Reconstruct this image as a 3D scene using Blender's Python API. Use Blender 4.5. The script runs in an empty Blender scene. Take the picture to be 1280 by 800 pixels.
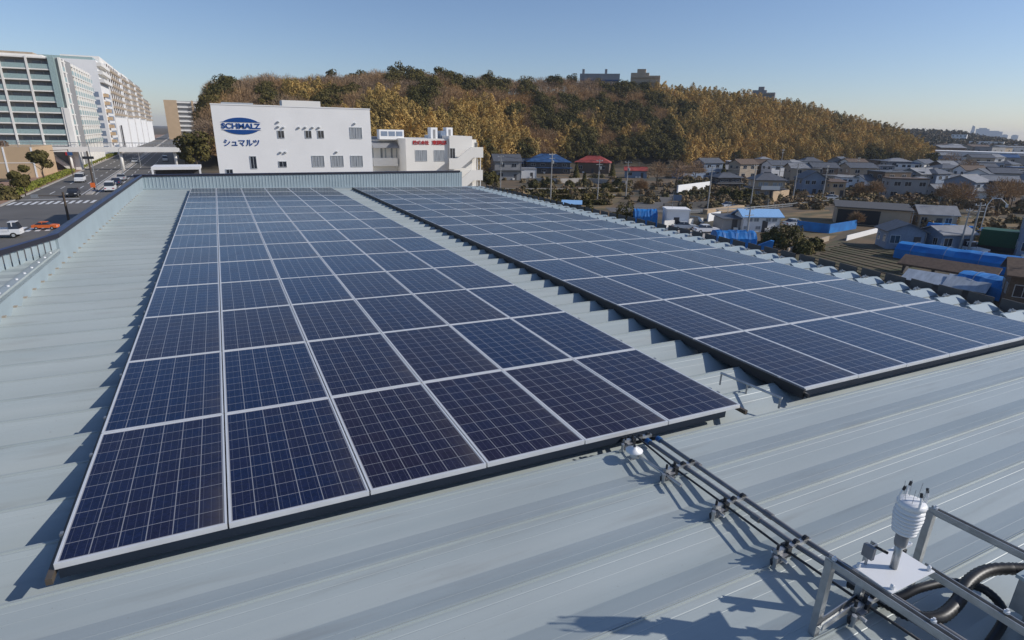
import bpy, math, random
import numpy as np
from mathutils import Matrix, Vector

S = bpy.context.scene
COL = S.collection
R = math.radians
rnd = random.Random(7)

# ------------------------------------------------------------------ camera
CAM = Vector((1.2579, -3.8968, 2.6505))
ROWS = ((0.896806, -0.442055, 0.018056), (-0.123101, -0.288520, -0.949527), (0.424953, 0.849319, -0.313164))
FPX = 715.6
cd = bpy.data.cameras.new('camera')
cam = bpy.data.objects.new('camera', cd)
COL.objects.link(cam)
cd.sensor_width = 36.0
cd.lens = 36.0 * FPX / 1280.0
cd.clip_start = 0.05
cd.clip_end = 20000
m = Matrix.Identity(4)
for i in range(3):
    m[i][0] = ROWS[0][i]
    m[i][1] = -ROWS[1][i]
    m[i][2] = -ROWS[2][i]
    m[i][3] = CAM[i]
cam.matrix_world = m
S.camera = cam

# ------------------------------------------------------------------ sky, sun, exposure
SUNV = Vector((1.48, -0.85, 1.0)).normalized()
w = bpy.data.worlds.new('World')
S.world = w
w.use_nodes = True
nt = w.node_tree
bg = nt.nodes['Background']
sky = nt.nodes.new('ShaderNodeTexSky')
sky.sky_type = 'NISHITA'
sky.sun_disc = False
sky.sun_elevation = math.asin(SUNV.z)
sky.sun_rotation = math.atan2(SUNV.x, SUNV.y)
sky.altitude = 30
sky.air_density = 1.0
sky.dust_density = 0.35
sky.ozone_density = 4.5
wb_ = nt.nodes.new('ShaderNodeVectorMath')      # white balance of the photograph
wb_.operation = 'MULTIPLY'
wb_.inputs[1].default_value = (1.03, 0.965, 1.01)
nt.links.new(sky.outputs[0], wb_.inputs[0])
nt.links.new(wb_.outputs[0], bg.inputs[0])
bg.inputs[1].default_value = 0.112
sl = bpy.data.lights.new('sun', 'SUN')
sl.energy = 3.7
sl.angle = R(0.53)
sl.color = (1.0, 0.95, 0.885)
so = bpy.data.objects.new('sun', sl)
COL.objects.link(so)
so.rotation_euler = SUNV.to_track_quat('Z', 'Y').to_euler()
so.location = (40, -40, 60)
S.view_settings.view_transform = 'Standard'
S.view_settings.look = 'None'
S.view_settings.gamma = 1.0
S.view_settings.exposure = 0.0
S.cycles.max_bounces = 6
S.cycles.volume_bounces = 0

# ------------------------------------------------------------------ picture ray -> place on the ground
G = -10.0        # avenue side
GT = -14.0       # the town on the right lies lower
def ray(px, py):
    a, b = (px - 640) / FPX, (py - 400) / FPX
    return Vector([ROWS[0][i] * a + ROWS[1][i] * b + ROWS[2][i] for i in range(3)])
def gnd(px, py, z=None):
    if z is None: z = GT if px > 600 else G
    d = ray(px, py)
    return CAM + d * ((z - CAM.z) / d.z)
def at(px, py, Y):
    d = ray(px, py)
    return CAM + d * ((Y - CAM.y) / d.y)
def atd(px, py, dist):
    d = ray(px, py)
    return CAM + d * (dist / math.hypot(d.x, d.y))

T = R(1.05)   # the roof falls one degree to the right
RG = Matrix(((math.cos(T), 0, math.sin(T), 0), (0, 1, 0, 0), (-math.sin(T), 0, math.cos(T), 0), (0, 0, 0, 1)))

# ------------------------------------------------------------------ materials
def mat(name, base, rough=0.6, metal=0.0, var=0.0, vscale=3.0, bump=0.0, bscale=30.0, stretch=None, base2=None, spec=0.5, island=0.0, dirt=False):
    m = bpy.data.materials.new(name)
    m.use_nodes = True
    t = m.node_tree
    b = t.nodes['Principled BSDF']
    b.inputs['Roughness'].default_value = rough
    b.inputs['Metallic'].default_value = metal
    b.inputs['Specular IOR Level'].default_value = spec
    b.inputs['Base Color'].default_value = (*base, 1)
    tc = t.nodes.new('ShaderNodeTexCoord')
    vec = tc.outputs['Object']
    if stretch:
        mp = t.nodes.new('ShaderNodeMapping')
        mp.inputs['Scale'].default_value = stretch
        t.links.new(vec, mp.inputs[0])
        vec = mp.outputs[0]
    out = None
    if var or base2:
        n = t.nodes.new('ShaderNodeTexNoise')
        n.inputs['Scale'].default_value = vscale
        n.inputs['Detail'].default_value = 5
        t.links.new(vec, n.inputs['Vector'])
        mx = t.nodes.new('ShaderNodeMix')
        mx.data_type = 'RGBA'
        b2 = base2 or tuple(c * (1 - var) for c in base)
        b1 = base if base2 else tuple(min(1, c * (1 + var)) for c in base)
        mx.inputs[6].default_value = (*b1, 1)
        mx.inputs[7].default_value = (*b2, 1)
        mr = t.nodes.new('ShaderNodeMapRange')
        mr.inputs[1].default_value = 0.35
        mr.inputs[2].default_value = 0.65
        t.links.new(n.outputs[0], mr.inputs[0])
        t.links.new(mr.outputs[0], mx.inputs[0])
        out = mx.outputs[2]
        if island:
            gi = t.nodes.new('ShaderNodeNewGeometry')
            mr2 = t.nodes.new('ShaderNodeMapRange')
            mr2.inputs[3].default_value = 1 - island
            mr2.inputs[4].default_value = 1 + island
            t.links.new(gi.outputs['Random Per Island'], mr2.inputs[0])
            mm = t.nodes.new('ShaderNodeVectorMath')
            mm.operation = 'SCALE'
            t.links.new(out, mm.inputs[0])
            t.links.new(mr2.outputs[0], mm.inputs['Scale'])
            out = mm.outputs[0]
        if dirt:      # faint run-off streaks and specks
            for sc_, lo, hi, k_, st in ((2.2, 0.56, 0.74, 0.22, (0.5, 5.0, 1)), (60.0, 0.70, 0.74, 0.45, (1, 1, 1)), (0.5, 0.45, 0.75, 0.12, (1, 1, 1))):
                mp_ = t.nodes.new('ShaderNodeMapping'); mp_.inputs['Scale'].default_value = st
                t.links.new(tc.outputs['Object'], mp_.inputs[0])
                n_ = t.nodes.new('ShaderNodeTexNoise'); n_.inputs['Scale'].default_value = sc_; n_.inputs['Detail'].default_value = 6
                t.links.new(mp_.outputs[0], n_.inputs['Vector'])
                r_ = t.nodes.new('ShaderNodeMapRange'); r_.inputs[1].default_value = lo; r_.inputs[2].default_value = hi; r_.inputs[4].default_value = k_
                t.links.new(n_.outputs[0], r_.inputs[0])
                x_ = t.nodes.new('ShaderNodeMix'); x_.data_type = 'RGBA'; x_.inputs[7].default_value = (0.17, 0.15, 0.125, 1)
                t.links.new(r_.outputs[0], x_.inputs[0]); t.links.new(out, x_.inputs[6]); out = x_.outputs[2]
        t.links.new(out, b.inputs['Base Color'])
    if bump:
        n2 = t.nodes.new('ShaderNodeTexNoise')
        n2.inputs['Scale'].default_value = bscale
        n2.inputs['Detail'].default_value = 4
        t.links.new(vec, n2.inputs['Vector'])
        bp = t.nodes.new('ShaderNodeBump')
        bp.inputs['Strength'].default_value = bump
        bp.inputs['Distance'].default_value = 0.02
        t.links.new(n2.outputs[0], bp.inputs['Height'])
        t.links.new(bp.outputs[0], b.inputs['Normal'])
    return m

M = {}
M['roof'] = mat('roof paint', (0.365, 0.412, 0.405), 0.42, 0.05, base2=(0.415, 0.457, 0.443), vscale=1.3, stretch=(0.16, 3.2, 1), bump=0.15, bscale=3.0, dirt=True)
M['wallmetal'] = mat('wall metal', (0.32, 0.385, 0.41), 0.45, 0.05, var=0.05, vscale=2)
M['cap'] = mat('coping', (0.045, 0.062, 0.125), 0.45, 0.1, var=0.1)
M['capdark'] = mat('coping edge', (0.02, 0.02, 0.03), 0.5)
M['alu'] = mat('aluminium', (0.74, 0.75, 0.75), 0.4, 0.25, var=0.05)
M['alud'] = mat('anodised rail', (0.16, 0.13, 0.10), 0.5, 0.5, var=0.1)
M['steel'] = mat('galvanised steel', (0.42, 0.43, 0.43), 0.42, 0.75, var=0.12, vscale=14)
M['dark'] = mat('dark plastic', (0.02, 0.021, 0.023), 0.5)
M['conduit'] = mat('grey conduit', (0.19, 0.19, 0.195), 0.38, 0.0, var=0.15, vscale=8)
M['hose'] = mat('black corrugated hose', (0.018, 0.018, 0.018), 0.45, var=0.2, vscale=6)
M['blue'] = mat('blue fitting', (0.02, 0.10, 0.27), 0.4)
M['skirt'] = mat('painted shade rail', (0.018, 0.027, 0.042), 0.5, var=0.1)  # near-black navy puts the shade under the panels into the colour
M['white'] = mat('white plastic', (0.78, 0.78, 0.77), 0.4)
M['stop'] = mat('closure plate', (0.085, 0.08, 0.075), 0.7, var=0.15)
M['rust'] = mat('brown sealant', (0.34, 0.29, 0.23), 0.8)
M['asphalt'] = mat('asphalt', (0.13, 0.122, 0.112), 0.9, var=0.12, vscale=0.15)
M['paint'] = mat('road paint', (0.72, 0.72, 0.70), 0.7, var=0.08)
M['kerb'] = mat('concrete kerb', (0.42, 0.39, 0.35), 0.85, var=0.12, vscale=0.5)
M['brickpave'] = mat('brick pavement', (0.33, 0.20, 0.13), 0.9, var=0.2, vscale=0.6)
M['ground'] = mat('earth', (0.16, 0.105, 0.055), 0.95, base2=(0.06, 0.056, 0.034), vscale=0.11, bump=0.4, bscale=1.0)
M['field'] = mat('field soil', (0.125, 0.085, 0.048), 0.95, base2=(0.065, 0.068, 0.026), vscale=0.5, stretch=(0.18, 2.2, 1), bump=0.5, bscale=2)
M['drygrass'] = mat('dry grass', (0.24, 0.155, 0.07), 0.95, base2=(0.075, 0.07, 0.03), vscale=0.28, stretch=(0.5, 1.3, 1), bump=0.5, bscale=1.5)
M['hillsoil'] = mat('hill soil', (0.045, 0.035, 0.02), 0.95, var=0.3, vscale=0.1)
M['bamboo'] = mat('bamboo leaf', (0.56, 0.36, 0.115), 0.85, spec=0.1, base2=(0.28, 0.205, 0.07), vscale=0.06, island=0.15)
M['ever'] = mat('evergreen leaf', (0.070, 0.066, 0.022), 0.85, spec=0.1, base2=(0.15, 0.118, 0.038), vscale=0.07, island=0.15)
M['bare'] = mat('bare twig', (0.30, 0.215, 0.14), 0.85, spec=0.1, base2=(0.37, 0.22, 0.09), vscale=0.04, island=0.25)
M['farleaf'] = mat('far woodland', (0.15, 0.10, 0.045), 0.8, base2=(0.055, 0.055, 0.03), vscale=0.018, island=0.3)
M['shrubleaf'] = mat('shrub leaf', (0.085, 0.082, 0.028), 0.85, spec=0.1, base2=(0.14, 0.11, 0.045), vscale=0.5, island=0.3)
M['scrub'] = mat('winter scrub', (0.30, 0.21, 0.125), 0.9, spec=0.1, base2=(0.11, 0.10, 0.045), vscale=0.08, island=0.25)
M['aptglass'] = mat('apartment window', (0.17, 0.185, 0.22), 0.25)
M['hedge'] = mat('hedge leaf', (0.20, 0.21, 0.025), 0.7, var=0.25, vscale=1.0, island=0.35)
M['bark'] = mat('bark', (0.10, 0.075, 0.055), 0.9, var=0.2)
M['wwall'] = mat('white render', (0.82, 0.81, 0.79), 0.8, var=0.025, vscale=0.4)
M['ivory'] = mat('ivory wall', (0.79, 0.76, 0.70), 0.8, var=0.03, vscale=0.4)
M['tan'] = mat('tan wall', (0.50, 0.36, 0.22), 0.8, var=0.05, vscale=0.3)
M['beige'] = mat('beige wall', (0.42, 0.34, 0.25), 0.8, var=0.06, vscale=0.4)
M['greywall'] = mat('grey wall', (0.29, 0.285, 0.28), 0.8, var=0.08, vscale=0.4)
M['darkwall'] = mat('dark wall', (0.075, 0.07, 0.07), 0.8, var=0.1)
M['brownwall'] = mat('brown wall', (0.13, 0.09, 0.06), 0.8, var=0.12)
M['bluewall'] = mat('blue grey wall', (0.20, 0.25, 0.33), 0.75, var=0.08)
M['tile'] = mat('grey roof tile', (0.10, 0.105, 0.115), 0.55, var=0.18, vscale=1.0, stretch=(1, 3, 3), bump=0.6, bscale=3)
M['tilelight'] = mat('light grey roof', (0.26, 0.26, 0.26), 0.55, var=0.12, vscale=0.8)
M['tileblue'] = mat('blue roof', (0.03, 0.085, 0.20), 0.55, var=0.25, vscale=0.8)
M['tilered'] = mat('red roof', (0.33, 0.055, 0.04), 0.65, var=0.3, vscale=0.8)
M['tilebrown'] = mat('brown roof', (0.13, 0.085, 0.055), 0.7, var=0.2)
M['palebl'] = mat('pale blue roof', (0.27, 0.48, 0.75), 0.5, var=0.05)
M['tarp'] = mat('blue tarpaulin', (0.006, 0.13, 0.40), 0.6, base2=(0.01, 0.20, 0.55), vscale=0.6, bump=0.8, bscale=2.5)
M['green'] = mat('green tarpaulin', (0.006, 0.07, 0.03), 0.6, var=0.1)
M['glass'] = mat('window glass', (0.03, 0.035, 0.045), 0.08, spec=0.7)
M['curtain'] = mat('curtained glass', (0.30, 0.32, 0.34), 0.25, var=0.3, vscale=2.0, stretch=(3, 1, 0.2))
M['teal'] = mat('teal balcony glass', (0.30, 0.40, 0.39), 0.3, var=0.1)
M['logo'] = mat('logo blue', (0.0, 0.055, 0.24), 0.5)
M['red'] = mat('sign red', (0.42, 0.02, 0.02), 0.5)
M['orange'] = mat('orange paint', (0.75, 0.16, 0.03), 0.45)
M['carwhite'] = mat('white car paint', (0.75, 0.75, 0.75), 0.25)
M['cardark'] = mat('dark car paint', (0.02, 0.022, 0.028), 0.2)
M['carsilver'] = mat('silver paint', (0.52, 0.54, 0.55), 0.35, 0.3)
M['carblue'] = mat('blue car paint', (0.02, 0.04, 0.10), 0.25)
M['rubber'] = mat('rubber', (0.015, 0.015, 0.015), 0.8)
M['pole'] = mat('concrete pole', (0.36, 0.35, 0.33), 0.7, var=0.08)
M['poledark'] = mat('brown pole', (0.08, 0.055, 0.035), 0.7)
M['lamp'] = mat('lamp lens', (0.6, 0.6, 0.58), 0.2)
M['lampred'] = mat('tail lamp', (0.4, 0.01, 0.01), 0.3)
M['plastic'] = mat('clear sheeting', (0.34, 0.38, 0.42), 0.3, var=0.15, vscale=0.6, stretch=(4, 1, 1))
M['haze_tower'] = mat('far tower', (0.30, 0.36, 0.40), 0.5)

def solar_material():
    m = bpy.data.materials.new('solar cells')
    m.use_nodes = True
    t = m.node_tree
    N, L = t.nodes, t.links
    b = N['Principled BSDF']
    tc = N.new('ShaderNodeTexCoord')
    sp = N.new('ShaderNodeSeparateXYZ')
    L.new(tc.outputs['Object'], sp.inputs[0])
    def ma(op, a, bb=None, clamp=False):
        n = N.new('ShaderNodeMath')
        n.operation = op
        n.use_clamp = clamp
        for k, v in enumerate((a, bb)):
            if v is None: continue
            if isinstance(v, (int, float)): n.inputs[k].default_value = v
            else: L.new(v, n.inputs[k])
        return n.outputs[0]
    CX, CY = CELLX, CELLY
    u = ma('DIVIDE', ma('SUBTRACT', sp.outputs[0], MARX), CX)
    v = ma('DIVIDE', ma('SUBTRACT', sp.outputs[1], MARY), CY)
    def line(c, half):   # 1 close to whole numbers
        f = ma('FRACT', ma('ADD', c, 0.5))
        d = ma('ABSOLUTE', ma('SUBTRACT', f, 0.5))
        return ma('LESS_THAN', d, half)
    gx, gy = line(u, 0.021), line(v, 0.016)
    grid = ma('MAXIMUM', gx, gy)
    bus = line(ma('MULTIPLY', ma('ADD', u, 0.1667), 3.0), 0.035)
    out = ma('MAXIMUM', ma('MAXIMUM', ma('LESS_THAN', u, 0.0), ma('GREATER_THAN', u, 6.0)),
             ma('MAXIMUM', ma('LESS_THAN', v, 0.0), ma('GREATER_THAN', v, 10.0)))
    # per cell and per panel tint
    cx = N.new('ShaderNodeCombineXYZ')
    L.new(ma('FLOOR', u), cx.inputs[0]); L.new(ma('FLOOR', v), cx.inputs[1])
    oi = N.new('ShaderNodeObjectInfo')
    L.new(ma('MULTIPLY', oi.outputs['Random'], 37.0), cx.inputs[2])
    wn = N.new('ShaderNodeTexWhiteNoise')
    wn.noise_dimensions = '3D'
    L.new(cx.outputs[0], wn.inputs[0])
    mix = N.new('ShaderNodeMix'); mix.data_type = 'RGBA'
    mix.inputs[6].default_value = (0.005, 0.014, 0.052, 1)
    mix.inputs[7].default_value = (0.017, 0.012, 0.028, 1)
    pr = ma('POWER', oi.outputs['Random'], 1.3)
    fac = ma('ADD', ma('MULTIPLY', wn.outputs[0], 0.4), ma('SUBTRACT', pr, 0.2), True)
    L.new(fac, mix.inputs[0])
    cr = N.new('ShaderNodeTexVoronoi')      # polycrystalline flakes
    cr.inputs['Scale'].default_value = 55
    L.new(tc.outputs['Object'], cr.inputs['Vector'])
    sc = N.new('ShaderNodeVectorMath'); sc.operation = 'SCALE'
    sep = N.new('ShaderNodeSeparateColor'); L.new(cr.outputs['Color'], sep.inputs[0])
    L.new(mix.outputs[2], sc.inputs[0]); L.new(ma('ADD', ma('MULTIPLY', sep.outputs[0], 0.5), 0.75), sc.inputs['Scale'])
    m1 = N.new('ShaderNodeMix'); m1.data_type = 'RGBA'
    L.new(ma('MULTIPLY', bus, 0.22), m1.inputs[0]); L.new(sc.outputs[0], m1.inputs[6]); m1.inputs[7].default_value = (0.25, 0.26, 0.30, 1)
    m2 = N.new('ShaderNodeMix'); m2.data_type = 'RGBA'
    L.new(ma('MAXIMUM', ma('MULTIPLY', grid, 0.62), out), m2.inputs[0]); L.new(m1.outputs[2], m2.inputs[6]); m2.inputs[7].default_value = (0.42, 0.42, 0.43, 1)
    # dust washed to the low right edge
    no = N.new('ShaderNodeTexNoise'); no.inputs['Scale'].default_value = 3.5; no.inputs['Detail'].default_value = 6
    ad = N.new('ShaderNodeVectorMath'); ad.operation = 'ADD'
    L.new(tc.outputs['Object'], ad.inputs[0]); L.new(cx.outputs[0], ad.inputs[1])
    cz = N.new('ShaderNodeCombineXYZ'); L.new(ma('MULTIPLY', oi.outputs['Random'], 50.0), cz.inputs[2])
    L.new(cz.outputs[0], ad.inputs[1])
    L.new(ad.outputs[0], no.inputs['Vector'])
    edge = ma('POWER', ma('DIVIDE', sp.outputs[0], PW, True), 7.0)
    low = ma('ADD', 0.25, ma('MULTIPLY', ma('POWER', ma('SUBTRACT', 1.0, ma('DIVIDE', sp.outputs[1], PD), True), 2.0), 0.75))
    dust = ma('MULTIPLY', ma('MULTIPLY', edge, low), ma('MULTIPLY', ma('SUBTRACT', no.outputs[0], 0.30, True), 3.2), True)
    film = ma('MULTIPLY', no.outputs[0], 0.02)
    m3 = N.new('ShaderNodeMix'); m3.data_type = 'RGBA'
    L.new(ma('ADD', ma('MULTIPLY', dust, 0.5), film), m3.inputs[0]); L.new(m2.outputs[2], m3.inputs[6]); m3.inputs[7].default_value = (0.15, 0.125, 0.10, 1)
    L.new(m3.outputs[2], b.inputs['Base Color'])
    b.inputs['Roughness'].default_value = 0.22
    b.inputs['Specular IOR Level'].default_value = 0.42
    L.new(ma('ADD', ma('MULTIPLY', no.outputs[0], 0.18), 0.1), b.inputs['Roughness'])
    return m
PW, PD, PH = 0.988, 1.806, 0.042      # panel width, depth, thickness
CELLX, CELLY = 0.1575, 0.1755
MARX, MARY = (PW - 6 * CELLX) / 2, (PD - 10 * CELLY) / 2
M['solar'] = solar_material()

# ------------------------------------------------------------------ mesh builder
class MB:
    def __init__(s):
        s.v, s.f = [], []
    def poly(s, pts):
        n = len(s.v)
        s.v += [tuple(p) for p in pts]
        s.f.append(tuple(range(n, n + len(pts))))
        return s
    def box(s, x0, x1, y0, y1, z0, z1, mtx=None):
        n = len(s.v)
        P = [(x, y, z) for z in (z0, z1) for y in (y0, y1) for x in (x0, x1)]
        if mtx is not None: P = [tuple(mtx @ Vector(p)) for p in P]
        s.v += P
        s.f += [tuple(n + i for i in q) for q in ((0, 2, 3, 1), (4, 5, 7, 6), (0, 1, 5, 4), (1, 3, 7, 5), (3, 2, 6, 7), (2, 0, 4, 6))]
        return s
    def ring(s, c, ax, ay, r, n):
        k = len(s.v)
        for i in range(n):
            a = 2 * math.pi * i / n
            s.v.append(tuple(c + ax * (r * math.cos(a)) + ay * (r * math.sin(a))))
        return k
    def tube(s, pts, r, n=8, cap=True):
        pts = [Vector(p) for p in pts]
        rs = r if isinstance(r, (list, tuple)) else [r] * len(pts)
        rings = []
        prev = None
        for i, p in enumerate(pts):
            d = (pts[min(i + 1, len(pts) - 1)] - pts[max(i - 1, 0)]).normalized()
            if prev is None:
                ref = Vector((0, 0, 1)) if abs(d.z) < 0.9 else Vector((1, 0, 0))
                ax = d.cross(ref).normalized()
            else:
                ax = (prev - d * prev.dot(d)).normalized()
            prev = ax
            ay = d.cross(ax).normalized()
            rings.append(s.ring(p, ax, ay, rs[i], n))
        for a, b in zip(rings, rings[1:]):
            for i in range(n):
                j = (i + 1) % n
                s.f.append((a + i, a + j, b + j, b + i))
        if cap:
            s.f.append(tuple(rings[0] + i for i in reversed(range(n))))
            s.f.append(tuple(rings[-1] + i for i in range(n)))
        return s
    def lathe(s, prof, c=(0, 0, 0), n=20):   # prof: (radius, z)
        c = Vector(c)
        rings = [s.ring(c + Vector((0, 0, z)), Vector((1, 0, 0)), Vector((0, 1, 0)), max(r, 1e-4), n) for r, z in prof]
        for a, b in zip(rings, rings[1:]):
            for i in range(n):
                j = (i + 1) % n
                s.f.append((a + i, a + j, b + j, b + i))
        s.f.append(tuple(rings[0] + i for i in reversed(range(n))))
        s.f.append(tuple(rings[-1] + i for i in range(n)))
        return s
    def prism(s, outline, y0, y1, axis='y'):  # outline in (x,z), pushed along y  (axis 'z': outline (x,y))
        n = len(s.v); k = len(outline)
        for y in (y0, y1):
            for a, b in outline:
                s.v.append((a, y, b) if axis == 'y' else ((y, a, b) if axis == 'x' else (a, b, y)))
        s.f.append(tuple(n + i for i in range(k)))
        s.f.append(tuple(n + k + i for i in reversed(range(k))))
        for i in range(k):
            j = (i + 1) % k
            s.f.append((n + j, n + i, n + k + i, n + k + j))
        return s
    def mesh(s, name, material, smooth=False):
        me = bpy.data.meshes.new(name)
        me.from_pydata(s.v, [], s.f)
        import bmesh
        bm = bmesh.new(); bm.from_mesh(me)
        bmesh.ops.recalc_face_normals(bm, faces=bm.faces)
        bm.to_mesh(me); bm.free()
        if smooth:
            me.polygons.foreach_set('use_smooth', [True] * len(me.polygons))
        me.materials.append(material if not isinstance(material, str) else M[material])
        return me
    def build(s, name, material, parent=None, smooth=False):
        return link(name, s.mesh(name, material, smooth), parent)

def link(name, data, parent=None, loc=None):
    o = bpy.data.objects.new(name, data)
    COL.objects.link(o)
    if parent: o.parent = parent
    if loc is not None: o.location = loc
    return o
def tag(o, label, cat, group=None):
    o['label'] = label; o['category'] = cat
    if group: o['group'] = group
    return o
def thing(name, label, cat, loc=(0, 0, 0), rz=0.0, group=None, onroof=False):
    o = link(name, None)
    o.empty_display_size = 0.2
    if onroof: o.matrix_world = RG @ Matrix.Translation(loc) @ Matrix.Rotation(rz, 4, 'Z')
    else:
        o.location = loc; o.rotation_euler = (0, 0, rz)
    return tag(o, label, cat, group)
def struct(o, kind='structure'):
    o['kind'] = kind
    return o
def copy_tree(root, loc, rz=None):
    r = root.copy(); COL.objects.link(r); r.location = loc
    if rz is not None: r.rotation_euler = (0, 0, rz)
    for ch in list(root.children):
        c = ch.copy(); COL.objects.link(c); c.parent = r
        for g in ch.children:
            d = g.copy(); COL.objects.link(d); d.parent = c
    return r
ORD = ['', 'first', 'second', 'third', 'fourth', 'fifth', 'sixth', 'seventh', 'eighth', 'ninth', 'tenth', 'eleventh', 'twelfth', 'thirteenth', 'fourteenth', 'fifteenth', 'sixteenth', 'seventeenth', 'eighteenth', 'nineteenth', 'twentieth']

# ------------------------------------------------------------------ ground
gm = MB()
gx = [(-6500, G), (20, G), (50, GT), (6500, GT)]
for (xa, za), (xb, zb) in zip(gx, gx[1:]): gm.poly([(xa, -200, za), (xb, -200, zb), (xb, 6500, zb), (xa, 6500, za)])
struct(gm.build('ground', 'ground'))

RD = -0.035                       # the avenue leans a little to the left as it runs away
def rx(x, y): return x + RD * (y - 124)
def sheet(name, x0, x1, y0, y1, z, material, lean=True, thick=0.0):
    b = MB()
    q = [(rx(x0, y0), y0), (rx(x1, y0), y0), (rx(x1, y1), y1), (rx(x0, y1), y1)] if lean else [(x0, y0), (x1, y0), (x1, y1), (x0, y1)]
    if thick:
        b.prism(q, z - thick, z, 'z')
    else:
        b.poly([(x, y, z) for x, y in q])
    return struct(b.build(name, material))
sheet('avenue_road', -31.0, -8.0, -40, 1100, G + 0.004, 'asphalt')
sheet('cross_road', -190, -5, 92.5, 110.5, G + 0.008, 'asphalt', lean=False)
for (x0, x1, y0, y1) in ((-40.5, -31.0, 112.5, 900), (-40.5, -31.0, 20, 90)):
    sheet('pavement', x0, x1, y0, y1, G + 0.13, 'brickpave', thick=0.13)
sheet('kerb', -31.0, -30.6, 112.5, 900, G + 0.15, 'kerb', thick=0.15)
sheet('median_strip', -21.6, -20.6, 128, 900, G + 0.16, 'kerb', thick=0.16)
pm = MB()
for x in (-27.4, -24.2, -17.6, -14.4):
    y = 131
    while y < 420:
        pm.poly([(rx(x, y) - 0.09, y, G + 0.012), (rx(x, y) + 0.09, y, G + 0.012), (rx(x, y + 5) + 0.09, y + 5, G + 0.012), (rx(x, y + 5) - 0.09, y + 5, G + 0.012)])
        y += 11
for x in (-22.2, -20.0):
    pm.poly([(rx(x, 128) - 0.08, 128, G + 0.012), (rx(x, 128) + 0.08, 128, G + 0.012), (rx(x, 420) + 0.08, 420, G + 0.012), (rx(x, 420) - 0.08, 420, G + 0.012)])
for (ya, yb, xa, xb) in ((114.2, 118.4, -30, -9), (84.2, 88.4, -30, -9)):
    x = xa
    while x < xb:
        pm.poly([(x, ya, G + 0.012), (x + 0.5, ya, G + 0.012), (x + 0.5, yb, G + 0.012), (x, yb, G + 0.012)])
        x += 1.0
pm.poly([(-30, 121.5, G + 0.012), (-21.6, 121.5, G + 0.012), (-21.6, 122, G + 0.012), (-30, 122, G + 0.012)])
struct(pm.build('road_marking', 'paint'))

# ------------------------------------------------------------------ our own building: folded metal roof
XL, XR, YN, YF = -1.85, 14.3, -6.6, 26.3
PITCH, RIDGE0 = 0.553, 0.40
ZR, ZV = -0.095, -0.168
def ridges():
    k = -13
    out = []
    while True:
        y = RIDGE0 + PITCH * k
        if y > YF + 0.3: break
        if y > YN: out.append(y)
        k += 1
    return out
prof = []
for y in ridges():
    # walking away from the camera: rises steeply to the ridge, then falls gently-looking to the next valley
    # before mirroring: negative a = far side of the ridge (short slope), positive a = side facing the camera
    dn = -0.262 if y > 0.2 else -0.134       # valley on the camera side
    df = -0.262 if y + PITCH > 0.2 else -0.134   # valley on the far side
    wf = 0.135 if df < -0.2 else 0.205
    wn = PITCH - 0.06 - (0.135 if dn < -0.2 else 0.205) - 0.006
    sf = lambda a, up=0.0: (a, ZR + (df - ZR) * (-a - 0.03) / wf + up)
    sn = lambda a, up=0.0: (a, ZR + (dn - ZR) * (a - 0.03) / wn + up)
    pr = [(-0.03 - wf, df), sf(-0.110), sf(-0.107, 0.0015), sf(-0.104), (-0.030, ZR), (-0.010, ZR), (-0.009, ZR + 0.012), (-0.003, ZR + 0.012), (-0.002, ZR + 0.004),
          (0.002, ZR + 0.004), (0.003, ZR + 0.012), (0.009, ZR + 0.012), (0.010, ZR), (0.030, ZR), sn(0.065), sn(0.070, -0.002), sn(0.075), sn(0.150), sn(0.153, 0.0012), sn(0.156), sn(0.158, 0), (0.03 + wn, dn), (0.033 + wn, dn)]
    # the facing slope is on the near side: mirror so that it falls toward the camera
    pr = [(-a, z) for a, z in reversed(pr)]
    for a, z in pr: prof.append((y + a, z))
prof2 = []
for y, z in prof:
    if not prof2 or y > prof2[-1][0] + 1e-5: prof2.append((y, z))
prof2 = [p for p in prof2 if p[0] < YF]
def roof_sheet(x0, x1, ylo=-99, yhi=99, dz=0.0):
    b = MB()
    P = [p for p in prof2 if ylo <= p[0] <= yhi]
    n = len(P)
    for x in (x0, x1):
        for y, z in P: b.v.append((x, y, z + dz))
    for i in range(n - 1):
        b.f.append((i, i + 1, n + i + 1, n + i))
    return b
fac = thing('solar_factory', 'pale blue-grey folded metal roof with low parapets under the solar panels', 'building', (0, 0, 0), 0, None, True)
roof_sheet(XL, XR).build('metal_roof', 'roof', fac)
b = MB().box(XL - 0.002, XL + 0.0, YN, YF, -0.5, 0.0)
# walls of the building, down to the ground (kept level with gravity through the small tilt)
wb = MB()
wb.box(-1.87, XR + 0.25, YN, YF + 0.05, G - 0.2, -0.42)
wb.build('wall', 'wallmetal', fac)
fb = MB().box(XL, XR, YF - 0.42, YF, ZV, ZR + 0.05)
fb.build('flashing', 'wallmetal', fac)
RGI = RG.inverted()
def lvl(x, y, z):   # point given level with gravity -> roof frame
    return RGI @ Vector((x, y, z))
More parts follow.
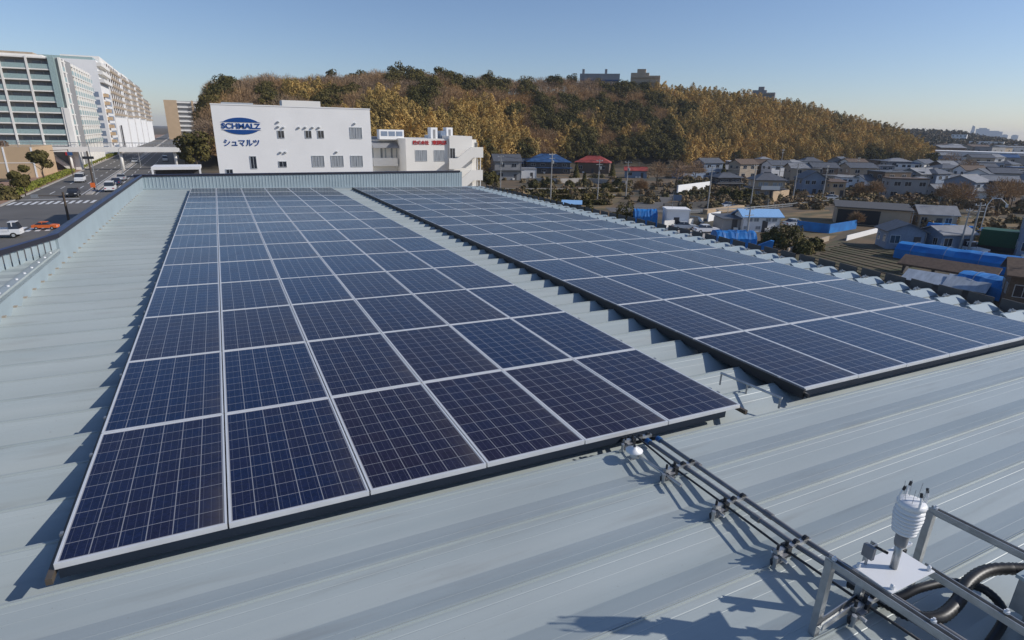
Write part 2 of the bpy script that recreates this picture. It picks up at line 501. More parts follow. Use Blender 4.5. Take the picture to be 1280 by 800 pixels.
# back parapet with vertical ribs
bp = MB()
x = XL
pts = []
while x < 13.0:
    pts += [(x, 0.0), (x + 0.075, 0.0), (x + 0.085, -0.012), (x + 0.115, -0.012), (x + 0.125, 0.0)]
    x += 0.14
n = len(pts)
for zt in (0, 1):
    for px_, dy in pts:
        q = lvl(px_, YF + dy, 0.50 if zt else 0)
        z = q.z if zt else ZR + 0.02
        bp.v.append((px_, YF + dy, z))
for i in range(n - 1): bp.f.append((i, i + 1, n + i + 1, n + i))
bp.box(XL, 13.0, YF + 0.001, YF + 0.12, -0.4, 0.25)
bp.build('parapet', 'wallmetal', fac)
q0, q1 = lvl(XL - 0.3, YF, 0.5), lvl(13.02, YF, 0.5)
def coping(pa, pb, name='coping'):
    """dark fold on the roof side, blue sheet sloping outward; pa, pb level points, outward is to the left of a->b"""
    a, c = Vector(pa), Vector(pb)
    d = (c - a); d.z = 0; d.normalize()
    o = Vector((-d.y, d.x, 0))
    A = [lvl(*(p + o * t + Vector((0, 0, h)))) for p in (a, c) for t, h in ((-0.03, -0.035), (-0.03, 0.035), (0.02, 0.05), (0.34, -0.10), (0.34, -0.16), (0.0, -0.03))]
    s = MB()
    for p in A: s.v.append(tuple(p))
    for i in range(1, 5):
        s.f.append((i, i + 1, 6 + i + 1, 6 + i))
    s.f.append((0, 1, 2, 3, 4, 5)); s.f.append((6, 7, 8, 9, 10, 11))
    r = s.build(name, 'cap', fac)
    e = MB()
    B = [lvl(*(p + o * t + Vector((0, 0, h)))) for p in (a, c) for t, h in ((-0.036, -0.05), (-0.036, 0.037), (-0.028, 0.037), (-0.028, -0.05))]
    for p in B: e.v.append(tuple(p))
    e.f += [(0, 1, 5, 4), (1, 2, 6, 5), (2, 3, 7, 6), (3, 0, 4, 7), (0, 1, 2, 3), (4, 5, 6, 7)]
    e.build('drip_edge', 'capdark', r)
coping((XL - 0.3, YF, 0.515), (13.02, YF, 0.515))       # outward = +y? see sign below
VX, VY = -0.48 / 1.67, -1.6 / 1.67
YC = 10.4
coping((XL, YC, 0.5), (XL, YF - 0.02, 0.5))
coping((XL + VX * 6, YC + VY * 6, 0.5), (XL, YC, 0.5))
lp = MB()
for (ya, yb, zt) in ((YC, YF, 0.5), (YN, YC, 0.2)):
    lp.box(XL - 0.06, XL, ya, yb, -0.5, lvl(XL, 0, zt).z)
o = lp.build('side_wall', 'wallmetal', fac)
# upper strip of roof left of the side wall, with a veering ribbed parapet
up = MB()
y = YC - 0.05
while y > YN:
    zt = lvl(XL, 0, 0.165).z
    xe = XL - 0.3 * (YC - y)
    up.poly([(XL - 0.10, y, zt), (XL - 0.10, y - 0.40, zt), (xe - 0.4, y - 0.40, zt), (xe - 0.4, y, zt)])
    up.poly([(XL - 0.10, y - 0.40, zt), (XL - 0.10, y - 0.44, zt + 0.03), (xe - 0.4, y - 0.44, zt + 0.03), (xe - 0.4, y - 0.40, zt)])
    up.poly([(XL - 0.10, y - 0.44, zt + 0.03), (XL - 0.10, y - 0.48, zt), (xe - 0.4, y - 0.48, zt), (xe - 0.4, y - 0.44, zt + 0.03)])
    y -= 0.48
up.box(XL - 0.12, XL + 0.0, YN, YC - 0.02, 0.10, lvl(XL, 0, 0.235).z)
up.build('upper_roof', 'roof', fac)
vp = MB()
t = 0.0
while t < 6:
    for (ta, tb, off) in ((t, t + 0.11, 0.0), (t + 0.11, t + 0.20, 0.022)):
        px_, py_ = XL - 0.05 + VX * ta, YC + VY * ta
        qx_, qy_ = XL - 0.05 + VX * tb, YC + VY * tb
        zt = lvl(XL, 0, 0.49).z
        nx_, ny_ = -VY, VX
        vp.poly([(px_ - nx_ * off * -1, py_ - ny_ * off * -1, 0.1), (qx_ + nx_ * off, qy_ + ny_ * off, 0.1), (qx_ + nx_ * off, qy_ + ny_ * off, zt), (px_ + nx_ * off, py_ + ny_ * off, zt)])
    t += 0.20
vp.build('parapet', 'wallmetal', fac)
# brown sealant dabs where the folds meet the side wall
rs = MB()
for y in ridges():
    pass
sem = MB().box(0, 0.045, -0.03, 0.03, -0.01, 0.02).mesh('sealant', 'rust')
for y in ridges():
    if 3 < y < 24: link('sealant', sem, fac, (XL, y, ZR))
ssm = MB().lathe([(0.022, 0), (0.022, 0.012), (0.008, 0.018)], (0, 0, 0), 8).mesh('fastener', 'white')
y = YC - 0.5
while y > 4:
    link('fastener', ssm, fac, (XL - 0.055, y, lvl(XL, 0, 0.235).z)); y -= 0.45
# closure plates at the low end of every valley and the small clips on the ridges
cpm = MB()
for xo in (0, 0.02):
    cpm.poly([(xo, -0.29, 0.215), (xo, 0.15, 0.235), (xo, 0.15, 0.05), (xo, 0.02, -0.02), (xo, -0.02, -0.02), (xo, -0.29, 0.07)])
cpm.poly([(0, -0.29, 0.215), (0, 0.15, 0.235), (0.02, 0.15, 0.235), (0.02, -0.29, 0.215)])
cpm = cpm.mesh('closure_plate', 'stop')
clm = MB().box(-0.09, 0.09, -0.025, 0.025, 0.014, 0.04).box(-0.02, 0.02, -0.045, 0.045, 0.04, 0.052).lathe([(0.012, 0.052), (0.012, 0.075)], (0, 0, 0), 8).mesh('ridge_clip', 'steel')
rem = MB().prism([(-0.19, -0.06), (0.045, -0.05), (0.035, 0.045), (-0.005, 0.045)], -0.80, -0.012, 'x').mesh('ridge_end', 'wallmetal')
# the profile: ridge at y, valley floor just on the far side of the next ridge toward the camera
for y in ridges():
    if y < -3 or y > 25.9: continue
    vy = y - 0.31
    link('closure_plate', cpm, fac, (XR - 0.005, vy + 0.01, -0.168))
    link('ridge_clip', clm, fac, (13.85, y + 0.015, ZR + 0.035))
    link('ridge_end', rem, fac, (XR, y, ZR))
ed = MB().box(XR + 0.02, XR + 0.25, YN, YF, -0.42, -0.30).build('gutter', 'stop', fac)

# ------------------------------------------------------------------ solar arrays
frm = MB()
LIP = 0.014
for (a, b_, c, d_) in ((0, PW, 0, LIP), (0, PW, PD - LIP, PD), (0, LIP, LIP, PD - LIP), (PW - LIP, PW, LIP, PD - LIP)):
    frm.box(a, b_, c, d_, -PH, 0)
FRAME = frm.mesh('frame', 'alu')
GL = MB().box(LIP, PW - LIP, LIP, PD - LIP, -0.009, -0.003).mesh('glass', 'solar')
BACK = MB().box(0.35, 0.47, PD - 0.3, PD - 0.2, -0.028, -0.0095).mesh('junction_box', 'dark')
ARR = (('left', 0.0, 0.0), ('right', 7.054, 0.028))
for an, ox, oy in ARR:
    for v in range(14):
        for u in range(6):
            p = thing('photovoltaic_module', '%s solar panel, %s row from front, %s column of the %s array' % ('slightly dusty blue' if v > 10 else 'dark blue', ORD[v + 1], ORD[u + 1], an),
                      'solar panel', (ox + u * 1.0 + 0.006, oy + v * 1.825 + 0.0095, rnd.uniform(-0.0015, 0.0015)), 0, 'solar panels of the %s array' % an, True)
            p.matrix_world = p.matrix_world @ Matrix.Rotation(R(rnd.uniform(-0.16, 0.16)), 4, 'Y') @ Matrix.Rotation(R(rnd.uniform(-0.06, 0.06)), 4, 'X')
            link('frame', FRAME, p); link('glass', GL, p)
clamp = MB().box(-0.008, 0.010, -0.018, 0.018, -0.045, 0.0).mesh('clamp', 'steel')
brk = MB().box(-0.03, 0.03, -0.02, 0.02, -0.018, 0.006).mesh('bracket', 'steel')
for an, ox, oy in ARR:
    for u in range(7):
        x = ox + u - (0.012 if u == 0 else 0) + (0.012 if u == 6 else 0)
        r = thing('mounting_rail', ('long rail under the %s solar array, %s from its left edge' % (an, ORD[u + 1])), 'rail', (x, oy, 0), 0, 'rails under the solar panels', True)
        rb = MB()
        rb.box(-0.018, 0.018, -0.07 if u in (0, 6) else 0.03, 25.62, -0.088, -PH - 0.002)
        if an == 'right' and u == 0: MB().box(-0.03, 0.004, -0.02, 25.6, -0.12, -0.004).build('shade_cover', 'dark', r)  # added black strip gives the array's unlit left side its shade
        rb.build('rail', 'alud' if u else ('alud' if an == 'left' else 'dark'), r)  # right array's edge rail is coloured dark for the shade on it
        if u in (0, 6):
            for v in range(14):
                for dy in (0.35, 1.45):
                    link('clamp', clamp, r, ((-0.004 if u == 0 else 0.004), v * 1.825 + dy, 0))
            for y in ridges():
                if 0.2 < y < 25.7 and not (u == 0 and an == 'left'): link('bracket', brk, r, (0, y - oy, ZR + 0.018))

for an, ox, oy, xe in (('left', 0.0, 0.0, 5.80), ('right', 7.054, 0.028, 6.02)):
    o = MB().box(ox + 0.02, ox + xe, oy + 0.016, oy + 0.05, -0.118, -PH - 0.004).build('shade_beam', 'skirt')  # added strip, dark by its colour, for the band of shade below the frames
    o.matrix_world = RG; tag(o, 'added dark beam painting the shade under the front edge of the %s solar array' % an, 'beam', 'added shade beams under the front edges')
# ------------------------------------------------------------------ sensor frame, conduits and small fittings on the roof
def rthing(name, label, cat, loc, group=None, rz=0): return thing(name, label, cat, loc, rz, group, True)
def ribbed(pts, r, pitch=0.02, amp=0.12, n=8):
    P = [Vector(p) for p in pts]
    # Catmull-Rom
    dense = []
    Q = [P[0] * 2 - P[1]] + P + [P[-1] * 2 - P[-2]]
    for i in range(1, len(Q) - 2):
        for k in range(14):
            t = k / 14
            a, b_, c, d_ = Q[i - 1], Q[i], Q[i + 1], Q[i + 2]
            dense.append(0.5 * ((2 * b_) + (c - a) * t + (2 * a - 5 * b_ + 4 * c - d_) * t * t + (3 * b_ - a - 3 * c + d_) * t ** 3))
    dense.append(P[-1])
    rr = [r] * len(dense)
    if amp:
        out, rr = [], []
        for a, b_ in zip(dense, dense[1:]):
            L_ = (b_ - a).length
            k = max(1, int(L_ / (pitch / 2)))
            for j in range(k):
                out.append(a.lerp(b_, j / k)); rr.append(r * (1 + (amp if len(out) % 2 else 0)))
        dense = out
    return dense, rr

for (lab, X0, Y0, P_) in (('nearer the white round sensor', 4.53, -0.16, [(-0.16, 0.36, -0.10), (-0.09, 0.16, -0.085), (-0.03, 0.04, -0.06), (0.0, 0.0, -0.03), (0.01, -0.06, 0.0), (0.03, -0.8, 0.0), (0.04, -1.64, 0), (0.12, -2.4, 0.0), (0.20, -3.2, 0)]),
                          ('farther from the white round sensor', 4.65, -0.17, [(-0.22, 0.36, -0.10), (-0.12, 0.17, -0.085), (-0.04, 0.04, -0.06), (0.0, 0.0, -0.03), (0.01, -0.06, 0.0), (0.02, -0.8, 0.0), (0.03, -1.64, 0), (0.09, -2.4, 0.0), (0.16, -3.2, 0)])):
    ca = rthing('conduit', 'grey cable conduit with blue end fitting, ' + lab, 'conduit', (X0, Y0, 0.0), 'conduits running from the left array')
    d, r_ = ribbed(P_[:5], 0.018, 0.016, 0.14); MB().tube(d, r_, 8).build('flexible_tail', 'hose', ca, True)
    MB().tube(P_[4:], 0.020, 10).build('pipe', 'conduit', ca, True)
    MB().tube([(0.010, -0.055, -0.002), (0.011, -0.10, 0)], 0.028, 12).build('coupling', 'blue', ca)
    for y in (-0.52, -1.28): MB().tube([(0.03, y, 0), (0.031, y - 0.07, 0)], 0.026, 12).build('coupling', 'conduit', ca)
cc = MB().tube([(4.46, -0.14, 0.03), (4.455, -0.71, 0.0), (4.45, -1.26, 0.01), (4.46, -1.81, 0.0), (4.50, -2.37, 0.0), (4.58, -3.0, -0.02)], 0.009, 8)
o = cc.build('cable', 'dark', None, True); o.matrix_world = RG; tag(o, 'thin dark cable running beside the two grey conduits', 'cable')
for k, y in enumerate((-0.153, -0.706, -1.259, -1.812, -2.365)):
    t_ = rthing('pipe_clamp', ['dark clamp on the roof seam under the white round sensor', 'dark clamp carrying the conduits, second roof seam from the panels', 'dark clamp carrying the conduits, third roof seam from the panels',
                             'dark clamp on the roof seam just before the steel frame', 'dark clamp among the legs of the steel frame'][k], 'clamp', (4.37 + 0.015 * k, y, ZR), 'clamps holding the conduits to the roof seams')
    t_.matrix_world = t_.matrix_world @ Matrix.Scale(1.0 + 0.08 * (k > 0), 4)
    MB().box(-0.045, 0.045, -0.022, 0.022, 0.016, 0.075).box(-0.03, 0.03, -0.04, 0.04, 0.075, 0.085).build('clamp_block', 'conduit', t_)
    MB().box(-0.05, 0.27, -0.016, 0.016, 0.086, 0.112).build('cross_arm', 'steel', t_)
    for s in (-1, 1): MB().tube([(0.0, s * 0.02, 0.045), (0.0, s * 0.058, 0.045)], 0.010, 8).build('bolt', 'alu', t_)
    MB().tube([(-0.03, 0, 0.08), (-0.03, 0, 0.15)], 0.009, 8).build('stud', 'dark', t_)
    MB().box(0.03, 0.07, -0.03, 0.03, 0.05, 0.12).tube([(0.05, 0, 0.12), (0.05, 0, 0.155)], 0.012, 8).build('tee_fitting', 'dark', t_)
    MB().tube([(-0.08, -0.03, 0.02), (-0.085, -0.035, 0.10)], 0.014, 8).build('long_bolt', 'steel', t_)
    for xx in (0.14, 0.23): MB().tube([(xx, -0.012, 0.11), (xx, 0.012, 0.11)], 0.025, 12).build('strap', 'dark', t_)
    if k: MB().lathe([(0.02, 0), (0.024, 0.03), (0.012, 0.045)], (-0.075, -0.02, 0.03), 8).build('nut', 'dark', t_)
RPX0 = RGI @ CAM; RPD = RGI.to_3x3() @ ray(793, 561); RPP = RPX0 + RPD * ((0.03 - RPX0.z) / RPD.z)
py = rthing('pyranometer', 'white round light sensor on a bracket at the panel edge', 'sensor', (RPP.x, RPP.y, 0.0))
MB().lathe([(0.035, -0.05), (0.035, 0.0), (0.075, 0.005), (0.078, 0.018), (0.03, 0.030), (0.026, 0.04), (0.012, 0.052)], (0, 0, 0), 24).build('sun_shield', 'white', py, True)
MB().lathe([(0.014, 0.040), (0.013, 0.050), (0.006, 0.058)], (-0.0, 0, 0.012), 12).build('dome', 'glass', py, True)
MB().box(-0.05, 0.05, -0.03, 0.03, -0.062, -0.051).tube([(0.03, -0.03, -0.03), (0.05, -0.56, -0.02)], 0.014, 8).build('bracket', 'steel', py)

fr = rthing('sensor_frame', 'galvanised steel frame with legs carrying the weather sensor plate', 'frame', (4.12, -2.34, ZR))
def leg(x, y, zt, zb=0.0, name='leg'):
    s = MB(); s.box(x - 0.022, x + 0.022, y - 0.006, y + 0.002, zb, zt); s.box(x - 0.022, x - 0.016, y + 0.002, y + 0.035, zb, zt); s.box(x + 0.016, x + 0.022, y + 0.002, y + 0.035, zb, zt)
    return s.build(name, 'steel', fr)
H = 0.42 - ZR
leg(-0.02, 0, H + 0.02); leg(0.40, 0.02, H - 0.02); leg(0.95, 0.0, H + 0.06); leg(0.0, -1.0, H); leg(0.52, -1.0, H)
def cbar(p, q, w_=0.042, h_=0.042, name='bar', material='steel', parent=None):
    p, q = Vector(p), Vector(q)
    d = q - p; L_ = d.length
    mt = Matrix.Translation(p) @ d.to_track_quat('Y', 'Z').to_matrix().to_4x4()
    s = MB()
    s.box(-w_ / 2, w_ / 2, 0, L_, -h_ / 2, -h_ / 2 + 0.006, mt); s.box(-w_ / 2, -w_ / 2 + 0.006, 0, L_, -h_ / 2 + 0.007, h_ / 2, mt); s.box(w_ / 2 - 0.006, w_ / 2, 0, L_, -h_ / 2 + 0.007, h_ / 2, mt)
    return s.build(name, material, parent or fr)
cbar((-0.02, 0.04, H + 0.01), (0.06, -1.3, H + 0.01))
cbar((0.46, -0.22, H - 0.01), (0.46, -1.3, H - 0.01))
cbar((0.95, 0.03, H + 0.07), (1.05, -1.2, H + 0.07))
cbar((-0.04, -0.02, 0.10), (0.42, 0.02, 0.10), name='cross_bar')
cbar((-0.04, -0.9, 0.10), (0.6, -0.9, 0.10), name='cross_bar')
for q in ((-0.02, 0.0, H + 0.03), (0.95, 0.0, H + 0.09), (0.46, -0.62, H + 0.02), (0.03, -0.5, H + 0.03)):
    MB().lathe([(0.014, 0), (0.014, 0.012), (0.007, 0.012), (0.007, 0.025)], q, 8).build('bolt', 'alu', fr)
pl = MB().box(0.02, 0.41, -0.30, -0.08, H + 0.033, H + 0.039)
pt = pl.build('plate', 'white', fr)
for q in ((0.04, -0.10), (0.38, -0.10), (0.05, -0.28), (0.385, -0.28)):
    MB().lathe([(0.011, 0), (0.011, 0.022), (0.005, 0.03)], (q[0], q[1], H + 0.04), 8).build('bolt', 'white', pt)
ws = rthing('weather_sensor', 'white louvred weather sensor with prongs on a short grey post', 'sensor', (4.34, -2.525, ZR + H + 0.04))
MB().tube([(0, 0, 0), (0, 0, 0.18)], 0.019, 12).build('post', 'steel', ws, True)
MB().lathe([(0.028, 0.15), (0.032, 0.17), (0.032, 0.24), (0.026, 0.25)], (0, 0, 0), 16).build('collar', 'conduit', ws, True)
lv = MB()
for i in range(7):
    z = 0.250 + i * 0.0225
    ro = 0.060 + 0.003 * i if i < 5 else 0.072 - 0.002 * (i - 5)
    lv.lathe([(0.044, z + 0.010), (ro, z - 0.007), (ro, z - 0.001), (0.046, z + 0.016)], (0, 0, 0), 28)
lv.build('louvre_stack', 'white', ws, True)
MB().lathe([(0.045, 0.398), (0.070, 0.405), (0.070, 0.425), (0.06, 0.435), (0.03, 0.439)], (0, 0, 0), 28).build('top_disc', 'white', ws, True)
for k in range(4):
    a = R(45 + 90 * k + 10)
    c_, s_ = math.cos(a) * 0.066, math.sin(a) * 0.066
    g_ = MB().tube([(c_, s_, 0.42), (c_ * 1.02, s_ * 1.02, 0.47), (c_ * 0.9, s_ * 0.9, 0.50)], 0.0055, 8).build('prong', 'white', ws)
    MB().tube([(c_ * 0.9, s_ * 0.9, 0.495), (c_ * 0.82, s_ * 0.82, 0.518)], 0.0075, 8).build('tip', 'dark', g_)
for k in range(7):
    a = R(51.4 * k)
    MB().tube([(math.cos(a) * 0.04, math.sin(a) * 0.04, 0.43), (math.cos(a) * 0.055, math.sin(a) * 0.055, 0.53)], 0.0012, 4).build('bird_spike', 'steel', ws)
am = rthing('light_sensor', 'small dark wedge sensor clamped beside the weather sensor post', 'sensor', (4.225, -2.44, ZR + H + 0.04))
MB().box(-0.012, 0.012, -0.03, 0.03, 0.045, 0.12).build('sensor_body', 'conduit', am)
MB().tube([(0.012, 0, 0.09), (0.05, -0.01, 0.10), (0.09, -0.05, 0.08)], 0.009, 8).build('arm', 'dark', am, True)
MB().tube([(0, 0, 0.0), (0, 0, 0.05)], 0.008, 8).build('stem', 'steel', am)
sm = rthing('junction_clip', 'short bright bar with dark bolt lying beside the steel frame plate', 'clip', (4.62, -2.42, ZR + H - 0.02))
MB().box(-0.06, 0.07, -0.012, 0.012, 0.02, 0.035).tube([(0.07, -0.01, 0.027), (0.07, 0.03, 0.027)], 0.012, 8).build('clip_bar', 'alu', sm)
MB().box(-0.015, 0.015, -0.02, 0.02, -0.04, 0.018).build('clip_block', 'dark', sm)

def RPX(px, py, z):      # point of the roof frame seen at a picture position, at height z
    c = RGI @ CAM; d = RGI.to_3x3() @ ray(px, py); return tuple(c + d * ((z - c.z) / d.z))
hp = [RPX(1062, 728, -0.04), RPX(1096, 746, -0.02), RPX(1135, 768, 0.0), RPX(1172, 772, 0.02), RPX(1197, 752, 0.04), RPX(1210, 728, 0.06), RPX(1240, 712, 0.08), RPX(1300, 712, 0.10)]
d, r_ = ribbed(hp, 0.035, 0.022, 0.16)
hb = MB().tube(d, r_, 12).build('flexible_hose', 'hose', None, True); hb.matrix_world = RG
tag(hb, 'thick black corrugated hose looping under the steel frame to the grey box', 'hose')
hp = [RPX(1100, 752, -0.06), RPX(1125, 746, -0.02), RPX(1150, 735, 0.02), RPX(1190, 728, 0.03), RPX(1232, 738, 0.0), RPX(1255, 770, -0.05), RPX(1230, 815, -0.1)]
d, r_ = ribbed(hp, 0.026, 0.02, 0.10)
hb = MB().tube(d, r_, 12).build('flexible_hose', 'hose', None, True); hb.matrix_world = RG
tag(hb, 'thinner black hose curling beneath the sensor plate', 'hose')
jb = rthing('junction_box', 'grey metal electrical box standing on the frame beside the hose loop', 'box', (5.38, -2.84, 0.05))
MB().box(-0.12, 0.30, -0.35, 0.07, -0.02, 0.20).build('case', 'steel', jb)
MB().box(-0.135, 0.31, -0.36, 0.085, 0.202, 0.225).build('lid', 'wallmetal', jb)
MB().lathe([(0.01, 0), (0.01, 0.01)], (-0.10, 0.05, 0.226), 8).build('screw', 'alu', jb)
MB().box(-0.1, 0.28, -0.3, 0.0, ZR - 0.05, -0.022).build('stand', 'steel', jb)
# low bar on posts in the gap between the arrays
lb = rthing('support_bar', 'short steel bar on posts in the gap between the two arrays', 'bar', (6.43, 0.55, ZR))
MB().tube([(-0.02, 0.15, 0.12), (0.12, -0.62, 0.10)], 0.016, 8).build('bar', 'steel', lb)
for x, y, z in ((-0.02, 0.14, 0.12), (0.045, -0.20, 0.11), (0.12, -0.60, 0.10)):
    MB().tube([(x, y, -0.03), (x, y, z)], 0.011, 8).build('post', 'steel', lb)

# ------------------------------------------------------------------ foliage by the thousand faces
def quad_mesh(name, C_, A_, B_, material):
    n = len(C_)
    V = np.empty((n, 4, 3), np.float32)
    V[:, 0] = C_ - A_ - B_; V[:, 1] = C_ + A_ - B_; V[:, 2] = C_ + A_ * 0.6 + B_; V[:, 3] = C_ - A_ * 0.6 + B_
    me = bpy.data.meshes.new(name)
    me.vertices.add(n * 4); me.vertices.foreach_set('co', V.ravel())
    me.loops.add(n * 4); me.loops.foreach_set('vertex_index', np.arange(n * 4, dtype=np.int32))
    me.polygons.add(n); me.polygons.foreach_set('loop_start', np.arange(0, n * 4, 4, dtype=np.int32))
    me.update(calc_edges=True)
    me.materials.append(M[material])
    return me
rng = np.random.default_rng(11)
def unit(n):
    v = rng.normal(size=(n, 3)); return v / np.linalg.norm(v, axis=1)[:, None]
def crown_leaves(kind, P, Hh, K, Rr=None):
    """P (n,3) feet, Hh (n,) heights -> centres and half axes of K leaf clumps per tree"""
    n = len(P)
    P = np.repeat(P, K, 0); h = np.repeat(Hh, K)[:, None]
    idx = np.repeat(np.arange(n), K)
    N = n * K
    def facing(dr, sa, sb, jit):
        nrm = dr + unit(N) * jit; nrm /= np.linalg.norm(nrm, axis=1)[:, None]
        a_ = np.cross(nrm, unit(N)); a_ /= np.linalg.norm(a_, axis=1)[:, None] + 1e-6
        b_ = np.cross(nrm, a_)
        k_ = 0.6 + 0.8 * rng.random((N, 1))
        return a_ * sa * k_, b_ * sb * k_
    if kind == 'bamboo':
        t = rng.random((N, 1)) ** 0.8
        wv = 1 + 0.25 * np.sin(t * 9 + np.repeat(rng.random((n, 1)) * 6, K, 0))
        rad = (0.23 * (1 - t ** 2.6) ** 0.6 * wv + 0.01) * h
        ln = np.repeat(rng.normal(size=(n, 2)) * 0.13, K, 0)
        a = rng.random((N, 1)) * 6.283
        rr = rad * rng.random((N, 1)) ** 0.35
        ca_, sa_ = np.cos(a), np.sin(a)
        C_ = P + np.concatenate([rr * ca_ + ln[:, :1] * t ** 2.5 * h, rr * sa_ + ln[:, 1:] * t ** 2.5 * h, (0.15 + 0.85 * t - 0.05 * (rr / (0.19 * h)) ** 2) * h], 1)
        A_, B_ = facing(np.concatenate([ca_, sa_, 0.25 + 0.5 * t], 1), 0.13, 0.17, 0.6)
        B_[:, 2] += 0.13; B_[:, :2] += ln * 0.8
    elif kind == 'bare':
        dr = unit(N); dr[:, 2] = np.abs(dr[:, 2]) * 0.9 + 0.1
        rr = (0.12 + 0.30 * rng.random((N, 1)) ** 0.5) * h
        C_ = P + np.concatenate([np.zeros((N, 2)), 0.42 * h], 1) + dr * rr * np.array([1, 1, 1.25])
        B_ = (dr + unit(N) * 0.7) * 0.38 * (0.4 + rng.random((N, 1)))
        A_ = unit(N) * 0.05
    elif kind == 'ever':
        G_ = 11
        cc_ = unit(n * G_).reshape(n, G_, 3) * (rng.uniform(0.12, 0.25, (n, G_, 1)) * np.array([1, 1, 1.15]))
        gr_ = rng.uniform(0.09, 0.17, (n, G_))
        g = rng.integers(0, G_, N)
        base = cc_[idx, g] * h
        dr = unit(N); dr[:, 2] = dr[:, 2] * 0.7 + 0.2
        C_ = P + np.concatenate([np.zeros((N, 2)), 0.60 * h], 1) + base + dr * (gr_[idx, g][:, None] * (0.85 + 0.3 * rng.random((N, 1)))) * h
        A_, B_ = facing(dr, 0.17, 0.15, 0.6)
    elif kind == 'cone':
        t = rng.random((N, 1)) ** 1.2
        a = rng.random((N, 1)) * 6.283
        lay = 0.75 + 0.25 * np.cos(t * 40)
        rr = 0.24 * (1 - t) * h * lay * np.sqrt(rng.random((N, 1)) * 0.6 + 0.4) + 0.1
        C_ = P + np.concatenate([rr * np.cos(a), rr * np.sin(a), (0.14 + 0.86 * t) * h], 1)
        A_, B_ = facing(np.concatenate([np.cos(a), np.sin(a), np.full((N, 1), 0.5)], 1), 0.16, 0.18, 0.5)
    elif kind == 'shrub':
        dr = unit(N); dr[:, 2] = np.abs(dr[:, 2])
        ph_ = np.repeat(rng.random((n, 1)) * 6, K, 0)
        bl = 0.8 + 0.14 * np.sin(dr[:, :1] * 7 + ph_) * np.cos(dr[:, 1:2] * 6) + 0.08 * np.sin(dr[:, 2:] * 13 + ph_ * 2)
        C_ = P + dr * h * np.array([0.75, 0.75, 0.95]) * bl * (0.8 + 0.25 * rng.random((N, 1)))
        A_, B_ = facing(dr, 0.10, 0.12, 0.7)
    return C_, A_, B_
MATK = {'bamboo': 'bamboo', 'bare': 'bare', 'ever': 'ever', 'cone': 'ever', 'shrub': 'shrubleaf'}
def limbs(kind, h, seed):
    rr = random.Random(seed)
    s = MB()
    top = {'bare': 0.62, 'ever': 0.55, 'cone': 0.9, 'bamboo': 0.8, 'shrub': 0.5}[kind]
    s.tube([(0, 0, -0.4), (0.02 * h * rr.uniform(-1, 1), 0, 0.25 * h), (0, 0.01 * h, top * h)], [0.022 * h, 0.016 * h, 0.005 * h], 7)
    if kind in ('bare', 'ever', 'shrub'):
        for k in range(6):
            a = rr.uniform(0, 6.28); z = rr.uniform(0.25, 0.5) * h; L_ = rr.uniform(0.18, 0.33) * h
            s.tube([(0, 0, z), (math.cos(a) * L_ * 0.5, math.sin(a) * L_ * 0.5, z + L_ * 0.5), (math.cos(a) * L_, math.sin(a) * L_, z + L_ * 1.0)], [0.009 * h, 0.006 * h, 0.002 * h], 5)
    return s
def tree(name, label, cat, loc, h, kind, K=600, group=None, material=None, size=1.0):
    t_ = thing(name, label, cat, loc, 0, group)
    limbs(kind, h, int(abs(loc[0] * 13) + abs(loc[1]))).build('trunk' if kind != 'shrub' else 'stem', 'bark', t_, True)
    C_, A_, B_ = crown_leaves(kind, np.zeros((1, 3)), np.array([h]), K)
    link('crown', quad_mesh('crown', C_, A_ * size, B_ * size, material or MATK[kind]), t_)
    return t_

# ------------------------------------------------------------------ wooded hill
#          px, foot py, depth of hill behind the foot (m), crest py (top of the trees)
HC = [(240, 208, 50, 178), (250, 208, 60, 128), (262, 208, 80, 98), (330, 208, 95, 92), (400, 208, 100, 92), (470, 208, 110, 86), (560, 208, 110, 90), (640, 208, 110, 95),
      (700, 208, 110, 94), (760, 206, 110, 99), (800, 205, 110, 102), (860, 202, 105, 108), (930, 199, 105, 114), (1000, 196, 110, 128), (1060, 195, 110, 143), (1110, 195, 100, 157), (1150, 196, 90, 174), (1168, 198, 60, 190)]
hx = np.array([h[0] for h in HC], float)
def hill_point(px, t):
    fy = np.interp(px, hx, [h[1] for h in HC]); dp = np.interp(px, hx, [h[2] for h in HC]); cy = np.interp(px, hx, [h[3] for h in HC])
    f_ = gnd(px, fy, GT)
    gz = G + (GT - G) * min(1, max(0, (px - 480) / 120))
    d0 = math.hypot(f_.x - CAM.x, f_.y - CAM.y)
    d0 = min(d0, 255 + 0.35 * max(0, px - 640)) if px > 640 else min(d0, 200 + 55 * max(0, (px - 540) / 100))
    crest = atd(px, cy, d0 + dp)
    dirx, diry = (crest.x - CAM.x) / (d0 + dp), (crest.y - CAM.y) / (d0 + dp)
    dist = d0 + dp * t
    tl = 10.0
    zc = crest.z - tl * 0.93
    if t <= 1: z = gz + (zc - gz) * (t ** 0.8)
    else: z = zc - (t - 1) * 14
    return Vector((CAM.x + dirx * dist, CAM.y + diry * dist, z))
hm = MB()
US = np.linspace(240, 1168, 90); TS = np.linspace(-0.02, 2.2, 24)
for u in US:
    for t_ in TS: hm.v.append(tuple(hill_point(u, max(t_, 0)) + (Vector((0, 0, -0.5)) if t_ < 0 else Vector((0, 0, 0)))))
nT = len(TS)
for i in range(len(US) - 1):
    for j in range(nT - 1): hm.f.append((i * nT + j, i * nT + j + 1, (i + 1) * nT + j + 1, (i + 1) * nT + j))
struct(hm.build('hill', 'hillsoil', None, True))
from mathutils import noise as mn
plants = {'bamboo': [], 'bare': [], 'ever': []}
